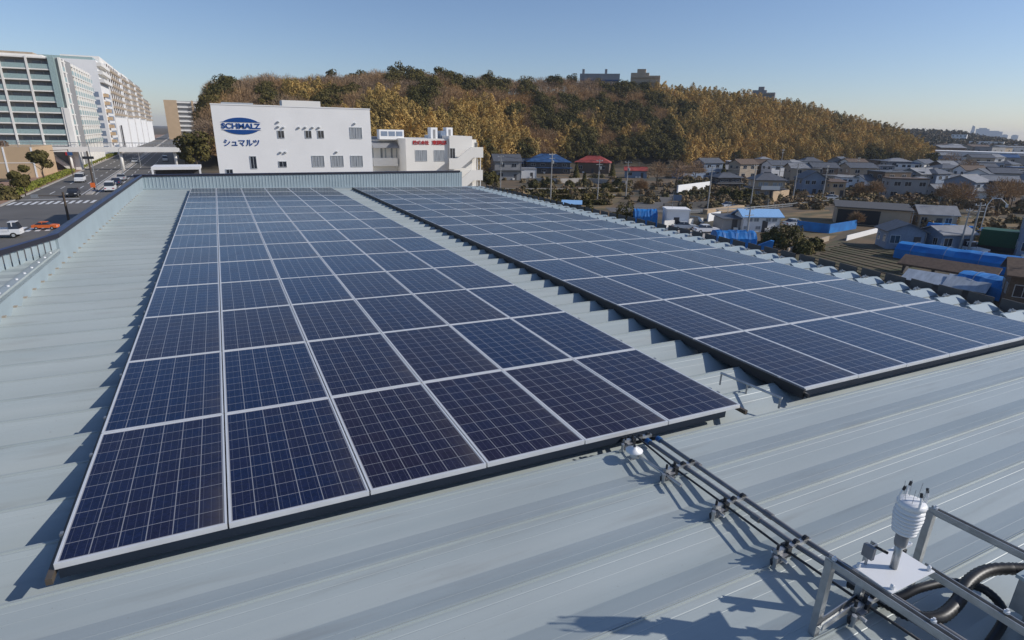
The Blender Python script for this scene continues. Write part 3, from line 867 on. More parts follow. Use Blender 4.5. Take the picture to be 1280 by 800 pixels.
def wood_kind(px, t):
    a = mn.noise(Vector((px * 0.012, t * 1.6, 3.1))); b_ = 1.3 * mn.noise(Vector((px * 0.035, t * 4.0, 9.7)))
    def zone(q):
        if q < 460: return (0.25 + (1 - t) * 0.4, 0.85, 0.25)
        if q < 600: return (0.95 - t * 0.75, 0.15 + t * 0.7, 0.10 + t * 0.45)
        if q < 700: return (0.40, 0.2 + t * 0.75, 0.55)
        if q < 835: return (0.12, 0.08 + t * 0.6, 0.9 - 0.4 * t)
        return (1.0, 0.15, 0.15 + (0.35 if t < 0.25 else 0.0))
    w_ = [sum(zone(px + dq)[i_] for dq in (-55, -25, 0, 25, 55)) / 5 for i_ in range(3)]
    s_ = (w_[0] + a * 0.9 + b_ * 0.3, w_[1] - a * 0.5 + b_ * 0.6, w_[2] - a * 0.4 - b_ * 0.9)
    return ('bamboo', 'bare', 'ever')[s_.index(max(s_))]
px = 251.0
while px < 1166:
    for j in range(22):
        t_ = ((j + rnd.random()) / 22) ** 1.1 * 1.06
        q = px + rnd.uniform(-2, 2)
        p = hill_point(q, t_)
        k = wood_kind(q, t_)
        hn = 1 + 0.22 * mn.noise(Vector((p.x * 0.06, p.y * 0.06, 0)))
        h_ = hn * {'bamboo': rnd.uniform(8.0, 12.5), 'bare': rnd.uniform(8, 11), 'ever': rnd.uniform(8.5, 12.5)}[k]
        sc = min(1.0, 0.5 + 0.5 * math.hypot(p.x, p.y) / 220)
        plants[k].append((p.x, p.y, p.z - 0.3, h_))
        if k == 'bamboo': plants[k].append((p.x + rnd.uniform(-2.2, 2.2), p.y + rnd.uniform(-2.2, 2.2), p.z - 0.3, h_ * rnd.uniform(0.72, 1.02)))
    px += 6.2
STUFFL = {'bamboo': ('bamboo_thicket', 'golden brown bamboo thicket covering the hillside'), 'bare': ('bare_woodland', 'grey-brown leafless woodland along the hill crest'),
          'ever': ('evergreen_woodland', 'dark green evergreen wood in the middle of the hill')}
for k, L_ in plants.items():
    a = np.array(L_)
    C_, A_, B_ = crown_leaves(k, a[:, :3], a[:, 3], {'bamboo': 300, 'bare': 420, 'ever': 760}[k])
    s_ = {'bamboo': 1.15, 'bare': 1.2, 'ever': 1.3}[k]
    me = quad_mesh(STUFFL[k][0], C_, A_ * s_, B_ * s_, MATK[k])
    o = struct(link(STUFFL[k][0], me), 'stuff'); o['label'] = STUFFL[k][1]; o['category'] = 'woodland'
# individual trees that stand out on the crest and at the foot
ct = [(415, 1.0, 'ever', 13, 'round evergreen tree standing above the crest behind the white building'), (497, 1.0, 'ever', 14.5, 'tallest dark evergreen tree on the hill crest'),
      (520, 0.97, 'ever', 12, 'dark evergreen tree on the crest, just past the tallest one'), (548, 1.0, 'ever', 13.5, 'dark evergreen tree at the far end of the crest clump'),
      (607, 1.0, 'ever', 11, 'small dark tree poking above the bare crest woodland'), (715, 1.0, 'ever', 12, 'dark tree on the crest beside the long flat-roofed hilltop building'),
      (780, 0.72, 'ever', 17, 'broad dark tree rising in front of the stepped hilltop building'), (795, 0.45, 'ever', 15, 'big dark tree halfway up the shaded slope'),
      (640, 0.3, 'cone', 15, 'slender dark conifer low on the slope behind the grey roofed house'), (855, 0.15, 'bamboo', 15, 'golden bamboo plume leaning out at the slope foot')]
for q, t_, k, h_, lab in ct:
    p = hill_point(q, t_)
    tree('hill_tree', lab, 'tree', (p.x, p.y, p.z - 0.3), h_, k, 1100, None, None, 1.5 if k == 'ever' else 1.2)

# far hill on the right with its own canopy, and the towers on the skyline
def far_point(px, t, dist=820.0, dp=420.0):
    cy = np.interp(px, [1085, 1120, 1165, 1200, 1225, 1250, 1268, 1290, 1330], [161, 160.5, 162, 163, 169, 172, 176, 178, 181])
    c = atd(px, cy, dist + dp)
    dx, dy = (c.x - CAM.x) / (dist + dp), (c.y - CAM.y) / (dist + dp)
    dd = dist + dp * t
    return Vector((CAM.x + dx * dd, CAM.y + dy * dd, G + (c.z - 9 - G) * min(1, t) ** 0.9 - (max(0, t - 1) * 20)))
fh = MB()
US = np.linspace(1085, 1330, 40); TS = np.linspace(0, 1.6, 12)
for u in US:
    for t_ in TS: fh.v.append(tuple(far_point(u, t_)))
for i in range(len(US) - 1):
    for j in range(11): fh.f.append((i * 12 + j, i * 12 + j + 1, (i + 1) * 12 + j + 1, (i + 1) * 12 + j))
struct(fh.build('far_hill', 'hillsoil', None, True))
P_ = []
for i in range(1500):
    q = far_point(rnd.uniform(1085, 1325), rnd.random() ** 0.8 * 1.03)
    P_.append((q.x, q.y, q.z - 1, rnd.uniform(8, 13)))
a = np.array(P_)
C_, A_, B_ = crown_leaves('ever', a[:, :3], a[:, 3], 60)
o = struct(link('far_woodland', quad_mesh('far_woodland', C_, A_ * 5, B_ * 5, 'farleaf')), 'stuff'); o['label'] = 'brown and grey woods on the distant hill'; o['category'] = 'woodland'
# low woods left of the hill foot and between houses
for i, (q, top, wid, lab) in enumerate(((1217, 156.5, 15, 'tapering'), (1229, 160, 36, 'broad flat-topped'), (1242, 163.5, 50, 'wide stepped'), (1256, 168, 18, 'short narrow'), (1269, 168.5, 18, 'low'))):
    c = atd(q, top, 5200); t_ = thing('skyline_tower', 'faint %s tower on the far skyline' % lab, 'tower', (c.x, c.y, G), R(-65), 'towers on the far skyline')
    hh = c.z - G
    if i == 0: MB().prism([(-wid, 0), (wid, 0), (wid * 0.8, hh * 0.9), (-wid * 0.2, hh)], -15, 15).build('shaft', 'haze_tower', t_)
    else: MB().box(-wid, wid, -15, 15, 0, hh * 0.93).box(-wid * 0.6, wid * 0.6, -10, 10, hh * 0.931, hh).build('shaft', 'haze_tower', t_)

# ------------------------------------------------------------------ houses
_wc = {}
def window_mesh(w_, h_, glass='glass', depth=0.08):
    k = (round(w_, 2), round(h_, 2), glass)
    if k not in _wc:
        f_ = 0.06
        s = MB()
        for (a, b_, c, d_) in ((-w_ / 2, w_ / 2, -h_ / 2, -h_ / 2 + f_), (-w_ / 2, w_ / 2, h_ / 2 - f_, h_ / 2), (-w_ / 2, -w_ / 2 + f_, -h_ / 2 + f_, h_ / 2 - f_), (w_ / 2 - f_, w_ / 2, -h_ / 2 + f_, h_ / 2 - f_), (-0.025, 0.025, -h_ / 2 + f_, h_ / 2 - f_)):
            s.box(a, b_, -0.05, 0.03, c, d_)
        g = MB().box(-w_ / 2 + f_, w_ / 2 - f_, -0.012, 0.02, -h_ / 2 + f_, h_ / 2 - f_)
        _wc[k] = (s.mesh('window', 'carsilver'), g.mesh('pane', glass))
    return _wc[k]
def add_window(parent, x, y, z, w_, h_, face='-y', glass='glass'):
    fm, gm_ = window_mesh(w_, h_, glass)
    o = link('window', fm, parent, (x, y, z))
    o.rotation_euler = (0, 0, {'-y': 0, '+x': R(90), '-x': R(-90), '+y': R(180)}[face])
    link('pane', gm_, o)
    return o
def gable(s, w_, d_, z0, rh, ov=0.5, th=0.16, ridge='x'):
    if ridge == 'x':
        for sg in (-1, 1):
            y0 = sg * (d_ / 2 + ov); z_e = z0 - rh * ov / (d_ / 2)
            n = len(s.v)
            s.prism([(y0, z_e), (0, z0 + rh), (0, z0 + rh + th), (y0, z_e + th)], -w_ / 2 - ov, w_ / 2 + ov, 'x')
    else:
        for sg in (-1, 1):
            x0 = sg * (w_ / 2 + ov); z_e = z0 - rh * ov / (w_ / 2)
            s.prism([(x0, z_e), (0, z0 + rh), (0, z0 + rh + th), (x0, z_e + th)], -d_ / 2 - ov, d_ / 2 + ov, 'y')
    return s
def hip(s, w_, d_, z0, rh, ov=0.6, th=0.15):
    a, b_ = w_ / 2 + ov, d_ / 2 + ov
    r_ = max(0.0, a - b_); q = max(0.0, b_ - a)
    n = len(s.v)
    s.v += [(-a, -b_, z0), (a, -b_, z0), (a, b_, z0), (-a, b_, z0), (-a, -b_, z0 + th), (a, -b_, z0 + th), (a, b_, z0 + th), (-a, b_, z0 + th), (-r_, -q, z0 + rh + th), (r_, q, z0 + rh + th)]
    s.f += [tuple(n + i for i in f_) for f_ in ((0, 3, 2, 1), (0, 1, 5, 4), (1, 2, 6, 5), (2, 3, 7, 6), (3, 0, 4, 7))]
    if r_ >= q: s.f += [tuple(n + i for i in f_) for f_ in ((4, 5, 9, 8), (5, 6, 9), (6, 7, 8, 9), (7, 4, 8))]
    else: s.f += [tuple(n + i for i in f_) for f_ in ((4, 5, 8), (5, 6, 9, 8), (6, 7, 9), (7, 4, 8, 9))]
    return s
def house(label, loc, w_, d_, h_, rz=0, roof='hip', wall='beige', rmat='tile', nwin=3, floors=2, rh=None, name='house', group=None, balcony=False, skirt=False, ridge='x', cat='house', glass='glass', door=True):
    t_ = thing(name, label, cat, loc, R(rz), group)
    rh = rh if rh is not None else (1.5 if roof != 'flat' else 0)
    s = MB().box(-w_ / 2, w_ / 2, -d_ / 2, d_ / 2, -0.6, h_)
    if roof == 'gable':
        if ridge == 'x': s.prism([(-d_ / 2, h_), (d_ / 2, h_), (0, h_ + rh)], -w_ / 2, w_ / 2, 'x')
        else: s.prism([(-w_ / 2, h_), (w_ / 2, h_), (0, h_ + rh)], -d_ / 2, d_ / 2, 'y')
    s.build('wall', wall, t_)
    r_ = MB()
    if roof == 'hip': hip(r_, w_, d_, h_ + 0.005, rh)
    elif roof == 'gable': gable(r_, w_, d_, h_ + 0.02, rh, ridge=ridge)
    elif roof == 'shed': r_.prism([(-d_ / 2 - 0.5, h_ + 0.01), (d_ / 2 + 0.5, h_ + 0.01 + rh), (d_ / 2 + 0.5, h_ + 0.16 + rh), (-d_ / 2 - 0.5, h_ + 0.16)], -w_ / 2 - 0.4, w_ / 2 + 0.4, 'x')
    else: r_.box(-w_ / 2 - 0.15, w_ / 2 + 0.15, -d_ / 2 - 0.15, d_ / 2 + 0.15, h_ + 0.003, h_ + 0.3)
    ro = r_.build('roof', rmat, t_)
    if roof in ('hip', 'gable') and w_ > 7:
        rr_ = max(0.3, (w_ - d_) / 2) if roof == 'hip' else w_ / 2 + 0.4
        if ridge == 'x': MB().box(-rr_, rr_, -0.14, 0.14, h_ + rh + 0.12, h_ + rh + 0.32).build('ridge_tile', 'tile' if rmat == 'tile' else rmat, ro)
    if skirt: 
        k = MB(); hip(k, w_ + 1.4, d_ + 1.4, h_ * 0.5, 0.7, 0.3); k.build('lower_roof', rmat, t_)
    fh = h_ / floors
    for f_ in range(floors):
        zc = fh * f_ + fh * 0.55
        for k in range(nwin):
            xx = -w_ / 2 + w_ * (k + 0.5) / nwin + (0.3 if (k + f_) % 2 else -0.2)
            if door and f_ == 0 and k == nwin // 2:
                MB().box(xx - 0.5, xx + 0.5, -d_ / 2 - 0.05, -d_ / 2 + 0.02, 0, 2.1).build('door', 'darkwall', t_)
                continue
            add_window(t_, xx, -d_ / 2 - 0.01, zc, min(1.8, w_ / nwin * 0.55), min(1.3, fh * 0.45), '-y', glass)
        if d_ > 4:
            for k in (-1, 1): add_window(t_, -w_ / 2 - 0.01, k * d_ / 4, zc, min(1.5, d_ * 0.2), min(1.1, fh * 0.4), '-x', glass)
    if balcony:
        MB().box(-w_ * 0.35, w_ * 0.30, -d_ / 2 - 1.1, -d_ / 2 - 0.005, fh - 0.1, fh + 0.05).box(-w_ * 0.35, w_ * 0.30, -d_ / 2 - 1.1, -d_ / 2 - 1.04, fh + 0.051, fh + 1.0).build('balcony', 'ivory', t_)
    return t_
def details(t_, w_, d_, h_, rh, seed):
    rr = random.Random(seed)
    for k in range(rr.choice((1, 2))):
        x = rr.uniform(-0.4, 0.4) * w_
        MB().box(x - 0.4, x + 0.4, -d_ / 2 - 0.38, -d_ / 2 - 0.06, 0.1, 0.7).build('air_conditioner', 'ivory', t_)
    x = rr.uniform(-0.3, 0.3) * w_
    a_ = MB().tube([(x, 0, h_ * 0.9), (x, 0, h_ + rh + 1.9)], 0.03, 5)
    for dz in (1.8, 1.55, 1.3): a_.box(x - 0.45, x + 0.45, -0.012, 0.012, h_ + rh + dz, h_ + rh + dz + 0.025)
    a_.build('aerial', 'steel', t_)
    MB().tube([(w_ / 2 + 0.06, -d_ / 2 - 0.06, 0), (w_ / 2 + 0.06, -d_ / 2 - 0.06, h_ - 0.05)], 0.05, 6).build('downpipe', 'greywall', t_)
def pxh(px, py): 
    g = gnd(px, py); return (g.x, g.y, g.z)
def face(px, off=0):     # rotate so that the front looks back at the roof
    d = ray(px, 400); return math.degrees(math.atan2(d.y, d.x)) - 90 + off

# --- the white company building ahead
B1 = thing('company_building', 'white office block with the large blue oval logo on its wall', 'building', (0, 0, 0))
ya = 75.0
cL, cR = at(262, 130.5, ya), at(462, 135.5, ya)
bx0, bx1 = 1.15, cR.x
zt = cL.z
MB().box(bx0, bx1, ya, ya + 12, G, zt).build('wall', 'wwall', B1)
rf = MB().box(bx0 + 0.2, bx1 - 0.2, ya + 0.3, ya + 11.8, zt + 0.002, zt + 0.10).build('roof', 'tile', B1)
MB().box(bx0 - 0.05, bx1 + 0.05, ya - 0.05, ya + 0.3, zt + 0.003, zt + 0.13).build('coping', 'wwall', B1)
for (pa, pb, pt_, ym, mt) in ((276, 316, 127.5, 4, 'carsilver'), (352, 400, 125.0, 5, 'ivory')):
    p, q = at(pa, pt_, ya + ym), at(pb, pt_, ya + ym)
    MB().box(p.x, q.x, ya + ym, ya + ym + 3, zt + 0.101, p.z).build('roof_unit', mt, rf)
def bwin(px0, px1, py0, py1, parent, Y, glass='glass'):
    a, c = at(px0, py0, Y), at(px1, py1, Y)
    return add_window(parent, (a.x + c.x) / 2, Y - 0.01, (a.z + c.z) / 2, abs(c.x - a.x), abs(a.z - c.z), '-y', glass)
for q in ((346.5, 356, 163, 173), (381, 390, 163, 173), (396.5, 405.5, 163, 173), (437, 453, 159, 173.5)): bwin(*q, B1, ya, 'glass' if q[0] < 430 else 'curtain')
for q in ((312, 322, 195, 211), (348, 359, 201.5, 209), (389.5, 406, 194.5, 208.5), (413.5, 430, 194.5, 208.5), (438, 454, 194.5, 208.5)): bwin(*q, B1, ya, 'glass' if q[0] < 360 else 'curtain')
bwin(282, 292, 211.5, 219, B1, ya)
for q in ((348, 153), (348, 159), (354.5, 160), (374, 160), (382, 160), (391, 160), (399, 160), (443.5, 155), (351, 191), (357, 191), (421, 190.5)):
    p = at(q[0], q[1], ya)
    MB().lathe([(0.17, 0), (0.17, 0.10), (0.10, 0.16)], (0, 0, 0), 10).build('vent_hood', 'carsilver', B1).location = (p.x, ya - 0.1, p.z)
def text(body, x, y, z, height, width, material, parent, name='lettering', bold=0.0):
    c = bpy.data.curves.new(name, 'FONT')
    c.body = body; c.extrude = 0.03; c.offset = bold
    o = bpy.data.objects.new(name, c); COL.objects.link(o)
    bpy.context.view_layer.update()
    me = bpy.data.meshes.new_from_object(o.evaluated_get(bpy.context.evaluated_depsgraph_get()))
    bpy.data.objects.remove(o)
    co = np.empty(len(me.vertices) * 3, np.float32); me.vertices.foreach_get('co', co); co = co.reshape(-1, 3)
    lo, hi = co.min(0), co.max(0)
    co[:, 0] = (co[:, 0] - (lo[0] + hi[0]) / 2) * width / (hi[0] - lo[0]); co[:, 1] = (co[:, 1] - (lo[1] + hi[1]) / 2) * height / (hi[1] - lo[1])
    me.vertices.foreach_set('co', co.ravel())
    me.materials.clear(); me.materials.append(M[material])
    r_ = link(name, me, parent, (x, y, z)); r_.rotation_euler = (R(90), 0, 0)
    return r_
lc = at(301.5, 157.5, ya); lx0, lx1 = at(276.5, 157, ya).x, at(326.5, 157, ya).x
lw = (lx1 - lx0) / 2; lh = abs(at(301, 147, ya).z - at(301, 168, ya).z) / 2
for sg in (1, -1):
    o_ = []
    for k in range(25):
        a = math.pi * k / 24
        o_.append((math.cos(a) * lw * 1.0, max(0, math.sin(a)) * lh))
    cut = lh * 0.44
    xc = lw * math.sqrt(1 - (cut / lh) ** 2)
    P_ = [(x_, z_) for x_, z_ in o_ if z_ > cut]
    P_ = [(lw * 1.0, cut * 1.02)] + P_ + [(-lw * 1.0, cut * 1.02)]
    MB().prism([(x_, z_ * sg) for x_, z_ in P_], -0.06, -0.005).build('logo_oval', 'logo', B1).location = (lc.x, ya, lc.z)
text('SCHMALZ', lc.x, ya - 0.03, lc.z, lh * 0.66, lw * 1.96, 'logo', B1, bold=0.03)
kc = at(302.5, 178.5, ya)
text('シュマルツ', kc.x, ya - 0.03, kc.z, abs(at(300, 174.3, ya).z - at(300, 182.7, ya).z), abs(at(281, 178, ya).x - at(325.5, 178, ya).x), 'logo', B1, bold=0.02)

# --- the white building with outside stairs to its right
Y2 = 84.0
B2 = thing('clinic_building', 'cream building with red lettering and outside staircase beside the logo building', 'building', (0, 0, 0))
def X2(px, py=180, Y=Y2): return at(px, py, Y).x
def Z2(py, px=540, Y=Y2): return at(px, py, Y).z
MB().box(X2(507), X2(560.5), Y2, Y2 + 12, G, Z2(173.5)).build('wall', 'ivory', B2)
MB().box(X2(560.8), X2(589), Y2 - 0.4, Y2 + 12, G, Z2(169.5)).build('stair_tower', 'ivory', B2)
MB().box(X2(589.3), X2(598.5), Y2 + 1.0, Y2 + 10, G, Z2(174)).build('rear_wing', 'ivory', B2)
yb = Y2 + 5
MB().box(X2(463, Y=yb), X2(506.8), yb, yb + 7, G, Z2(176)).build('gallery_wing', 'ivory', B2)
ar = MB()
ar.prism([(yb - 1.6, Z2(184, 480, yb)), (yb + 1.0, Z2(171.5, 480, yb)), (yb + 7, Z2(171.5, 480, yb)), (yb + 7, Z2(176, 480, yb) + 0.01), (yb, Z2(176, 480, yb) + 0.01), (yb - 1.6, Z2(184, 480, yb) - 0.1)], X2(463, Y=yb), X2(506.5), 'x')
ar.build('awning_roof', 'tilelight', B2)
for pyt, pyb in ((195, 211), (214, 226)):
    z1, z0 = Z2(pyt + 2, 480, yb), Z2(pyb - 2, 480, yb)
    MB().box(X2(463, Y=yb), X2(504), yb - 1.5, yb - 1.4, z1 - 1.2, z1).box(X2(463, Y=yb), X2(504), yb - 1.399, yb - 0.005, z1 - 1.2, z1 - 1.1).build('balcony', 'ivory', B2)
for pa, pb in ((464, 467), (475, 478.5), (480.5, 483), (488, 491), (495, 499)):
    bwin(pa, pb, 184.5, 197.5, B2, yb)
for pa, pb, c_, d_ in ((519, 534, 187.5, 201.5), (542.5, 556, 187.5, 201.5)): bwin(pa, pb, c_, d_, B2, Y2, 'curtain')
bwin(562, 569, 185, 198, B2, Y2 - 0.4)
bwin(593, 596.5, 178, 185, B2, Y2 + 1.0)
for pa, pb, pt_, pb_, ym, mt in ((474, 505, 161.8, 172, 4, 'palebl'), (538.5, 547, 159.3, 173, 3, 'wwall'), (558, 566, 159.3, 173, 3, 'wwall'), (551, 557.5, 163.5, 173, 3, 'bluewall')):
    p, q = at(pa, pt_, Y2 + ym), at(pb, pb_, Y2 + ym)
    u_ = MB().box(p.x, q.x, Y2 + ym, Y2 + ym + 1.6, Z2(175.5), p.z).build('roof_unit', mt if mt != 'palebl' else 'wwall', B2)
    if mt == 'palebl':
        for k in range(3): MB().box(p.x + (q.x - p.x) * (0.06 + 0.31 * k), p.x + (q.x - p.x) * (0.06 + 0.31 * k + 0.26), Y2 + ym - 0.03, Y2 + ym - 0.004, q.z + 0.2, p.z - 0.25).build('pane', 'bluewall', u_)
    if mt == 'wwall': MB().box(p.x + 0.35, q.x - 0.35, Y2 + ym - 0.03, Y2 + ym - 0.004, q.z - 0.5, p.z - 0.3).build('grille', 'greywall', u_)
# solid white stair parapets zigzagging up the tower
def stair(pts, th=0.14):
    s = MB()
    P_ = [(X2(a, b_, Y2 - 1.8), Z2(b_, a, Y2 - 1.8)) for a, b_ in pts]
    s.prism(P_, Y2 - 1.8, Y2 - 1.8 + th)
    return s
stair([(561.5, 198), (571.5, 198), (589, 184), (604, 184), (604, 197), (592, 197), (575, 211.5), (561.5, 211.5)]).build('stair_parapet', 'ivory', B2)
stair([(576.5, 224), (589, 212.5), (603.5, 212.5), (603.5, 225.5), (592, 225.5), (580, 236), (576.5, 236)]).build('stair_parapet', 'ivory', B2)
for pyy in (197, 225.5):
    MB().box(X2(588), X2(604, Y=Y2 - 1.8), Y2 - 1.65, Y2 + 1.0, Z2(pyy, 596, Y2 - 1.8), Z2(pyy, 596, Y2 - 1.8) + 0.15).build('landing', 'ivory', B2)
for q in (595, 598.5): MB().tube([(X2(q), Y2 - 0.6, G), (X2(q), Y2 - 0.6, Z2(184))], 0.09, 8).build('column', 'wwall', B2)
t1 = at(526, 178.2, Y2); t2 = at(549, 178.2, Y2)
sw = lambda a, b_: abs(at(a, 178, Y2).x - at(b_, 178, Y2).x)
text('株式会社', t1.x, Y2 - 0.05, t1.z, Z2(176) - Z2(181.2), sw(516.5, 537), 'red', B2, bold=0.035)
text('東国部', t2.x, Y2 - 0.05, t2.z, Z2(175.7) - Z2(181.4), sw(540, 558.5), 'red', B2, bold=0.035)

# --- open garage with white frame beyond the back parapet
Yg = 118.0
GA = thing('open_garage', 'low white-framed open garage just behind the back parapet', 'garage', (0, 0, 0))
gx0, gx1 = at(189, 212, Yg).x, at(251, 212, Yg).x
gt = at(220, 208.5, Yg).z
MB().box(gx0, gx1, Yg, Yg + 7, gt - 0.5, gt).build('roof', 'wwall', GA)
for x in (gx0 + 0.15, gx1 - 0.15): MB().box(x - 0.15, x + 0.15, Yg + 0.01, Yg + 0.3, G, gt - 0.502).build('post', 'wwall', GA)
MB().box(gx0 + 0.31, gx1 - 0.31, Yg + 3, Yg + 6.9, G, gt - 0.503).build('wall', 'darkwall', GA)

# ------------------------------------------------------------------ left side of the avenue: apartment blocks
AP = thing('apartment_block', 'long grey-white apartment block with teal glass balconies, nearest the avenue', 'apartment block', (0, 0, 0))
Ya = 200.0
ax1 = at(90, 150, Ya).x; ax0 = ax1 - 36
floorz = [at(60, p, Ya).z for p in (74.5, 88.0, 101.6, 115.2, 128.8, 142.5, 156.2, 169.8)]
fh_ = (floorz[0] - floorz[7]) / 7
topz = floorz[0] + 0.7
xs = [ax1 - 1.6 - 5.65 * k for k in range(7)]
MB().box(ax0, ax1 - 0.4, Ya + 1.9, Ya + 16, G, topz).build('wall', 'greywall', AP)
for k, z in enumerate([floorz[0] + 0.4] + [z_ - fh_ + 0.3 for z_ in floorz]):
    MB().box(ax0, ax1 - 2.0, Ya - 0.1, Ya + 1.895, z - 0.16, z + 0.16).build('floor_slab', 'ivory', AP)
for x in xs: MB().box(x - 0.25, x + 0.25, Ya - 0.25, Ya - 0.105, G, topz).build('column', 'ivory', AP)
MB().box(ax1 - 2.6, ax1 - 1.35, Ya - 0.3, Ya + 2, floorz[4] - 1, topz + 0.1).build('corner_panel', 'teal', AP)
MB().box(ax1 - 1.34, ax1 - 0.1, Ya - 0.4, Ya + 2, G, floorz[4] - 1.1).build('corner_pier', 'ivory', AP)
railm = MB().box(-2.55, 2.55, -0.03, 0.03, 0, 1.15).mesh('balcony_rail', 'teal')
winm = MB().box(-2.0, -0.1, -0.04, 0, 0.1, 2.0).box(0.2, 2.0, -0.04, 0, 0.1, 2.0).mesh('window', 'aptglass')
for z in floorz:
    for a, b_ in zip(xs, xs[1:]):
        link('balcony_rail', railm, AP, ((a + b_) / 2, Ya - 0.05, z - fh_ + 0.47))
        link('window', winm, AP, ((a + b_) / 2, Ya + 1.895, z - fh_ + 0.5))
MB().box(ax0, ax1 - 4, Ya + 2, Ya + 12, topz + 0.01, topz + 0.55).build('roof', 'ivory', AP)
MB().box(ax0 + 20, ax1 - 6, Ya + 2.5, Ya + 7, topz + 0.56, topz + 1.1).build('roof_screen', 'beige', AP)
# facade along the avenue: grid of bays
def side_facade(root, x_at, y0, y1, z0s, fh, bays, cols, gl='teal'):
    L_ = (y1 - y0) / bays
    cl = MB().box(-0.15, 0.35, -L_ * 0.16, L_ * 0.16, 0, z0s[0] + fh * 0.3 - G).mesh('pier', 'ivory')
    gp = MB().box(-0.05, 0.10, -L_ * 0.33, L_ * 0.33, -fh * 0.48, 0).mesh('balcony_panel', gl)
    for k in range(bays):
        y = y0 + L_ * (k + 0.5)
        link('pier', cl, root, (x_at(y), y - L_ * 0.5, G))
    for zi, z in enumerate(z0s):
        MB().poly([(x_at(y0) + 0.3, y0, z - 0.12), (x_at(y1) + 0.3, y1, z - 0.12), (x_at(y1) + 0.3, y1, z + 0.25), (x_at(y0) + 0.3, y0, z + 0.25)]).poly([(x_at(y0) + 0.3, y0, z + 0.25), (x_at(y1) + 0.3, y1, z + 0.25), (x_at(y1) - 0.6, y1, z + 0.25), (x_at(y0) - 0.6, y0, z + 0.25)]).build('slab_edge', 'ivory', root)
        for k in range(bays):
            y = y0 + L_ * (k + 0.5)
            if (zi + 1) * bays <= 98: link('balcony_panel', gp, root, (x_at(y) + 0.15, y, z - fh * 0.45 + 0.0))
def block_body(root, x_at, y0, y1, z1, wd, material, name='wall', z0=G):
    s = MB(); s.prism([(x_at(y0), y0), (x_at(y1), y1), (x_at(y1) - wd, y1), (x_at(y0) - wd, y0)], z0, z1, 'z')
    return s.build(name, material, root)
xw = lambda y: ax1 - 0.4 + RD * (y - Ya)
ys2 = 262
block_body(AP, lambda y: xw(y) - 0.5, Ya + 16, ys2, topz, 16, 'ivory', 'rear_wall')
side_facade(AP, lambda y: xw(y) + 0.03, Ya + 2.2, ys2, [z_ for z_ in floorz], fh_, 12, 3)
A2 = thing('apartment_block', 'white apartment block with curved upper balconies behind the teal-balconied one', 'apartment block', (0, 0, 0))
z2 = at(110, 71, 288).z
y0_, y1_ = 288, 318
block_body(A2, lambda y: xw(y), y0_, y1_, z2 - 1, 45, 'wwall')
block_body(A2, lambda y: xw(y) - 1, y0_ + 1, y1_ - 1, z2, 40, 'teal', 'roof', z2 - 0.99)
s = MB()
for k in range(3):
    z = z2 - 2.6 - k * 3.0
    s.prism([(xw(y0_) + 1.6, y0_), (xw(y1_) + 1.6, y1_), (xw(y1_) + 0.003, y1_), (xw(y0_) + 0.003, y0_)], z - 0.5, z + 0.8, 'z')
s.build('upper_balcony', 'ivory', A2)
bm_ = MB().box(0.01, 1.5, -2.2, 2.2, -0.9, 0.4).mesh('balcony', 'tan')
wm_ = MB().box(0.01, 0.08, -1.6, 1.6, -1.0, 0.9).mesh('window', 'bluewall')
wm2_ = MB().box(-1.5, 1.5, -0.08, 0, -1.0, 0.9).mesh('window', 'bluewall')
for f_ in range(10):
    z = z2 - 13.5 - f_ * 2.95
    if z < G + 2: break
    link('balcony', bm_, A2, (xw(y0_ + 5), y0_ + 5, z))
    for y in (y0_ + 11, y0_ + 16, y0_ + 21, y0_ + 26): link('window', wm_, A2, (xw(y), y, z))
    for k in range(5): link('window', wm2_, A2, (xw(y0_) - 2.6 - k * 4.4, y0_ - 0.005, z))
y0_, y1_ = 340, 560
segs = [(322, 382, 79), (384, 425, 90), (427, 470, 96), (472, 520, 103), (522, 600, 121)]
wm_ = MB().box(0.01, 0.10, -1.7, 1.7, -1.0, 0.9).mesh('window', 'brownwall')
bm_ = MB().box(0.01, 1.2, -2.6, 2.6, -0.8, 0.1).mesh('balcony', 'beige')
for k, (a_, b_, pt_) in enumerate(segs):
    pxm = [156, 170, 181, 190, 201][k]
    lab = ['first', 'second', 'third', 'fourth', 'last'][k]
    r_ = thing('apartment_block', 'bright white stepped apartment block beside the avenue, %s of five beyond the curved-balcony block' % lab, 'apartment block', (0, 0, 0), 0, 'stepped white apartment blocks')
    zt_ = at(pxm, pt_, (a_ + b_) / 2).z
    xo = k * 0.5
    block_body(r_, lambda y: xw(y) + xo, a_, b_, zt_ - 3, 18, 'wwall')
    block_body(r_, lambda y: xw(y) - 2, a_ + 2, b_ - 1, zt_, 14, 'ivory', 'roof', zt_ - 2.99)
    z = zt_ - 5
    n = 0
    while z > G + 16 and n < 10:
        for y in np.arange(a_ + 4, b_ - 3, 9):
            link('balcony', bm_, r_, (xw(y) + xo, y, z)); link('window', wm_, r_, (xw(y) + xo, y, z + 0.9 + 0.35))
        z -= 3.1; n += 1
    if k == 0: MB().box(xw(a_) + 0.02 + xo, xw(a_) + 0.3 + xo, a_ + 12, a_ + 15, G, G + 12).build('entrance', 'darkwall', r_)
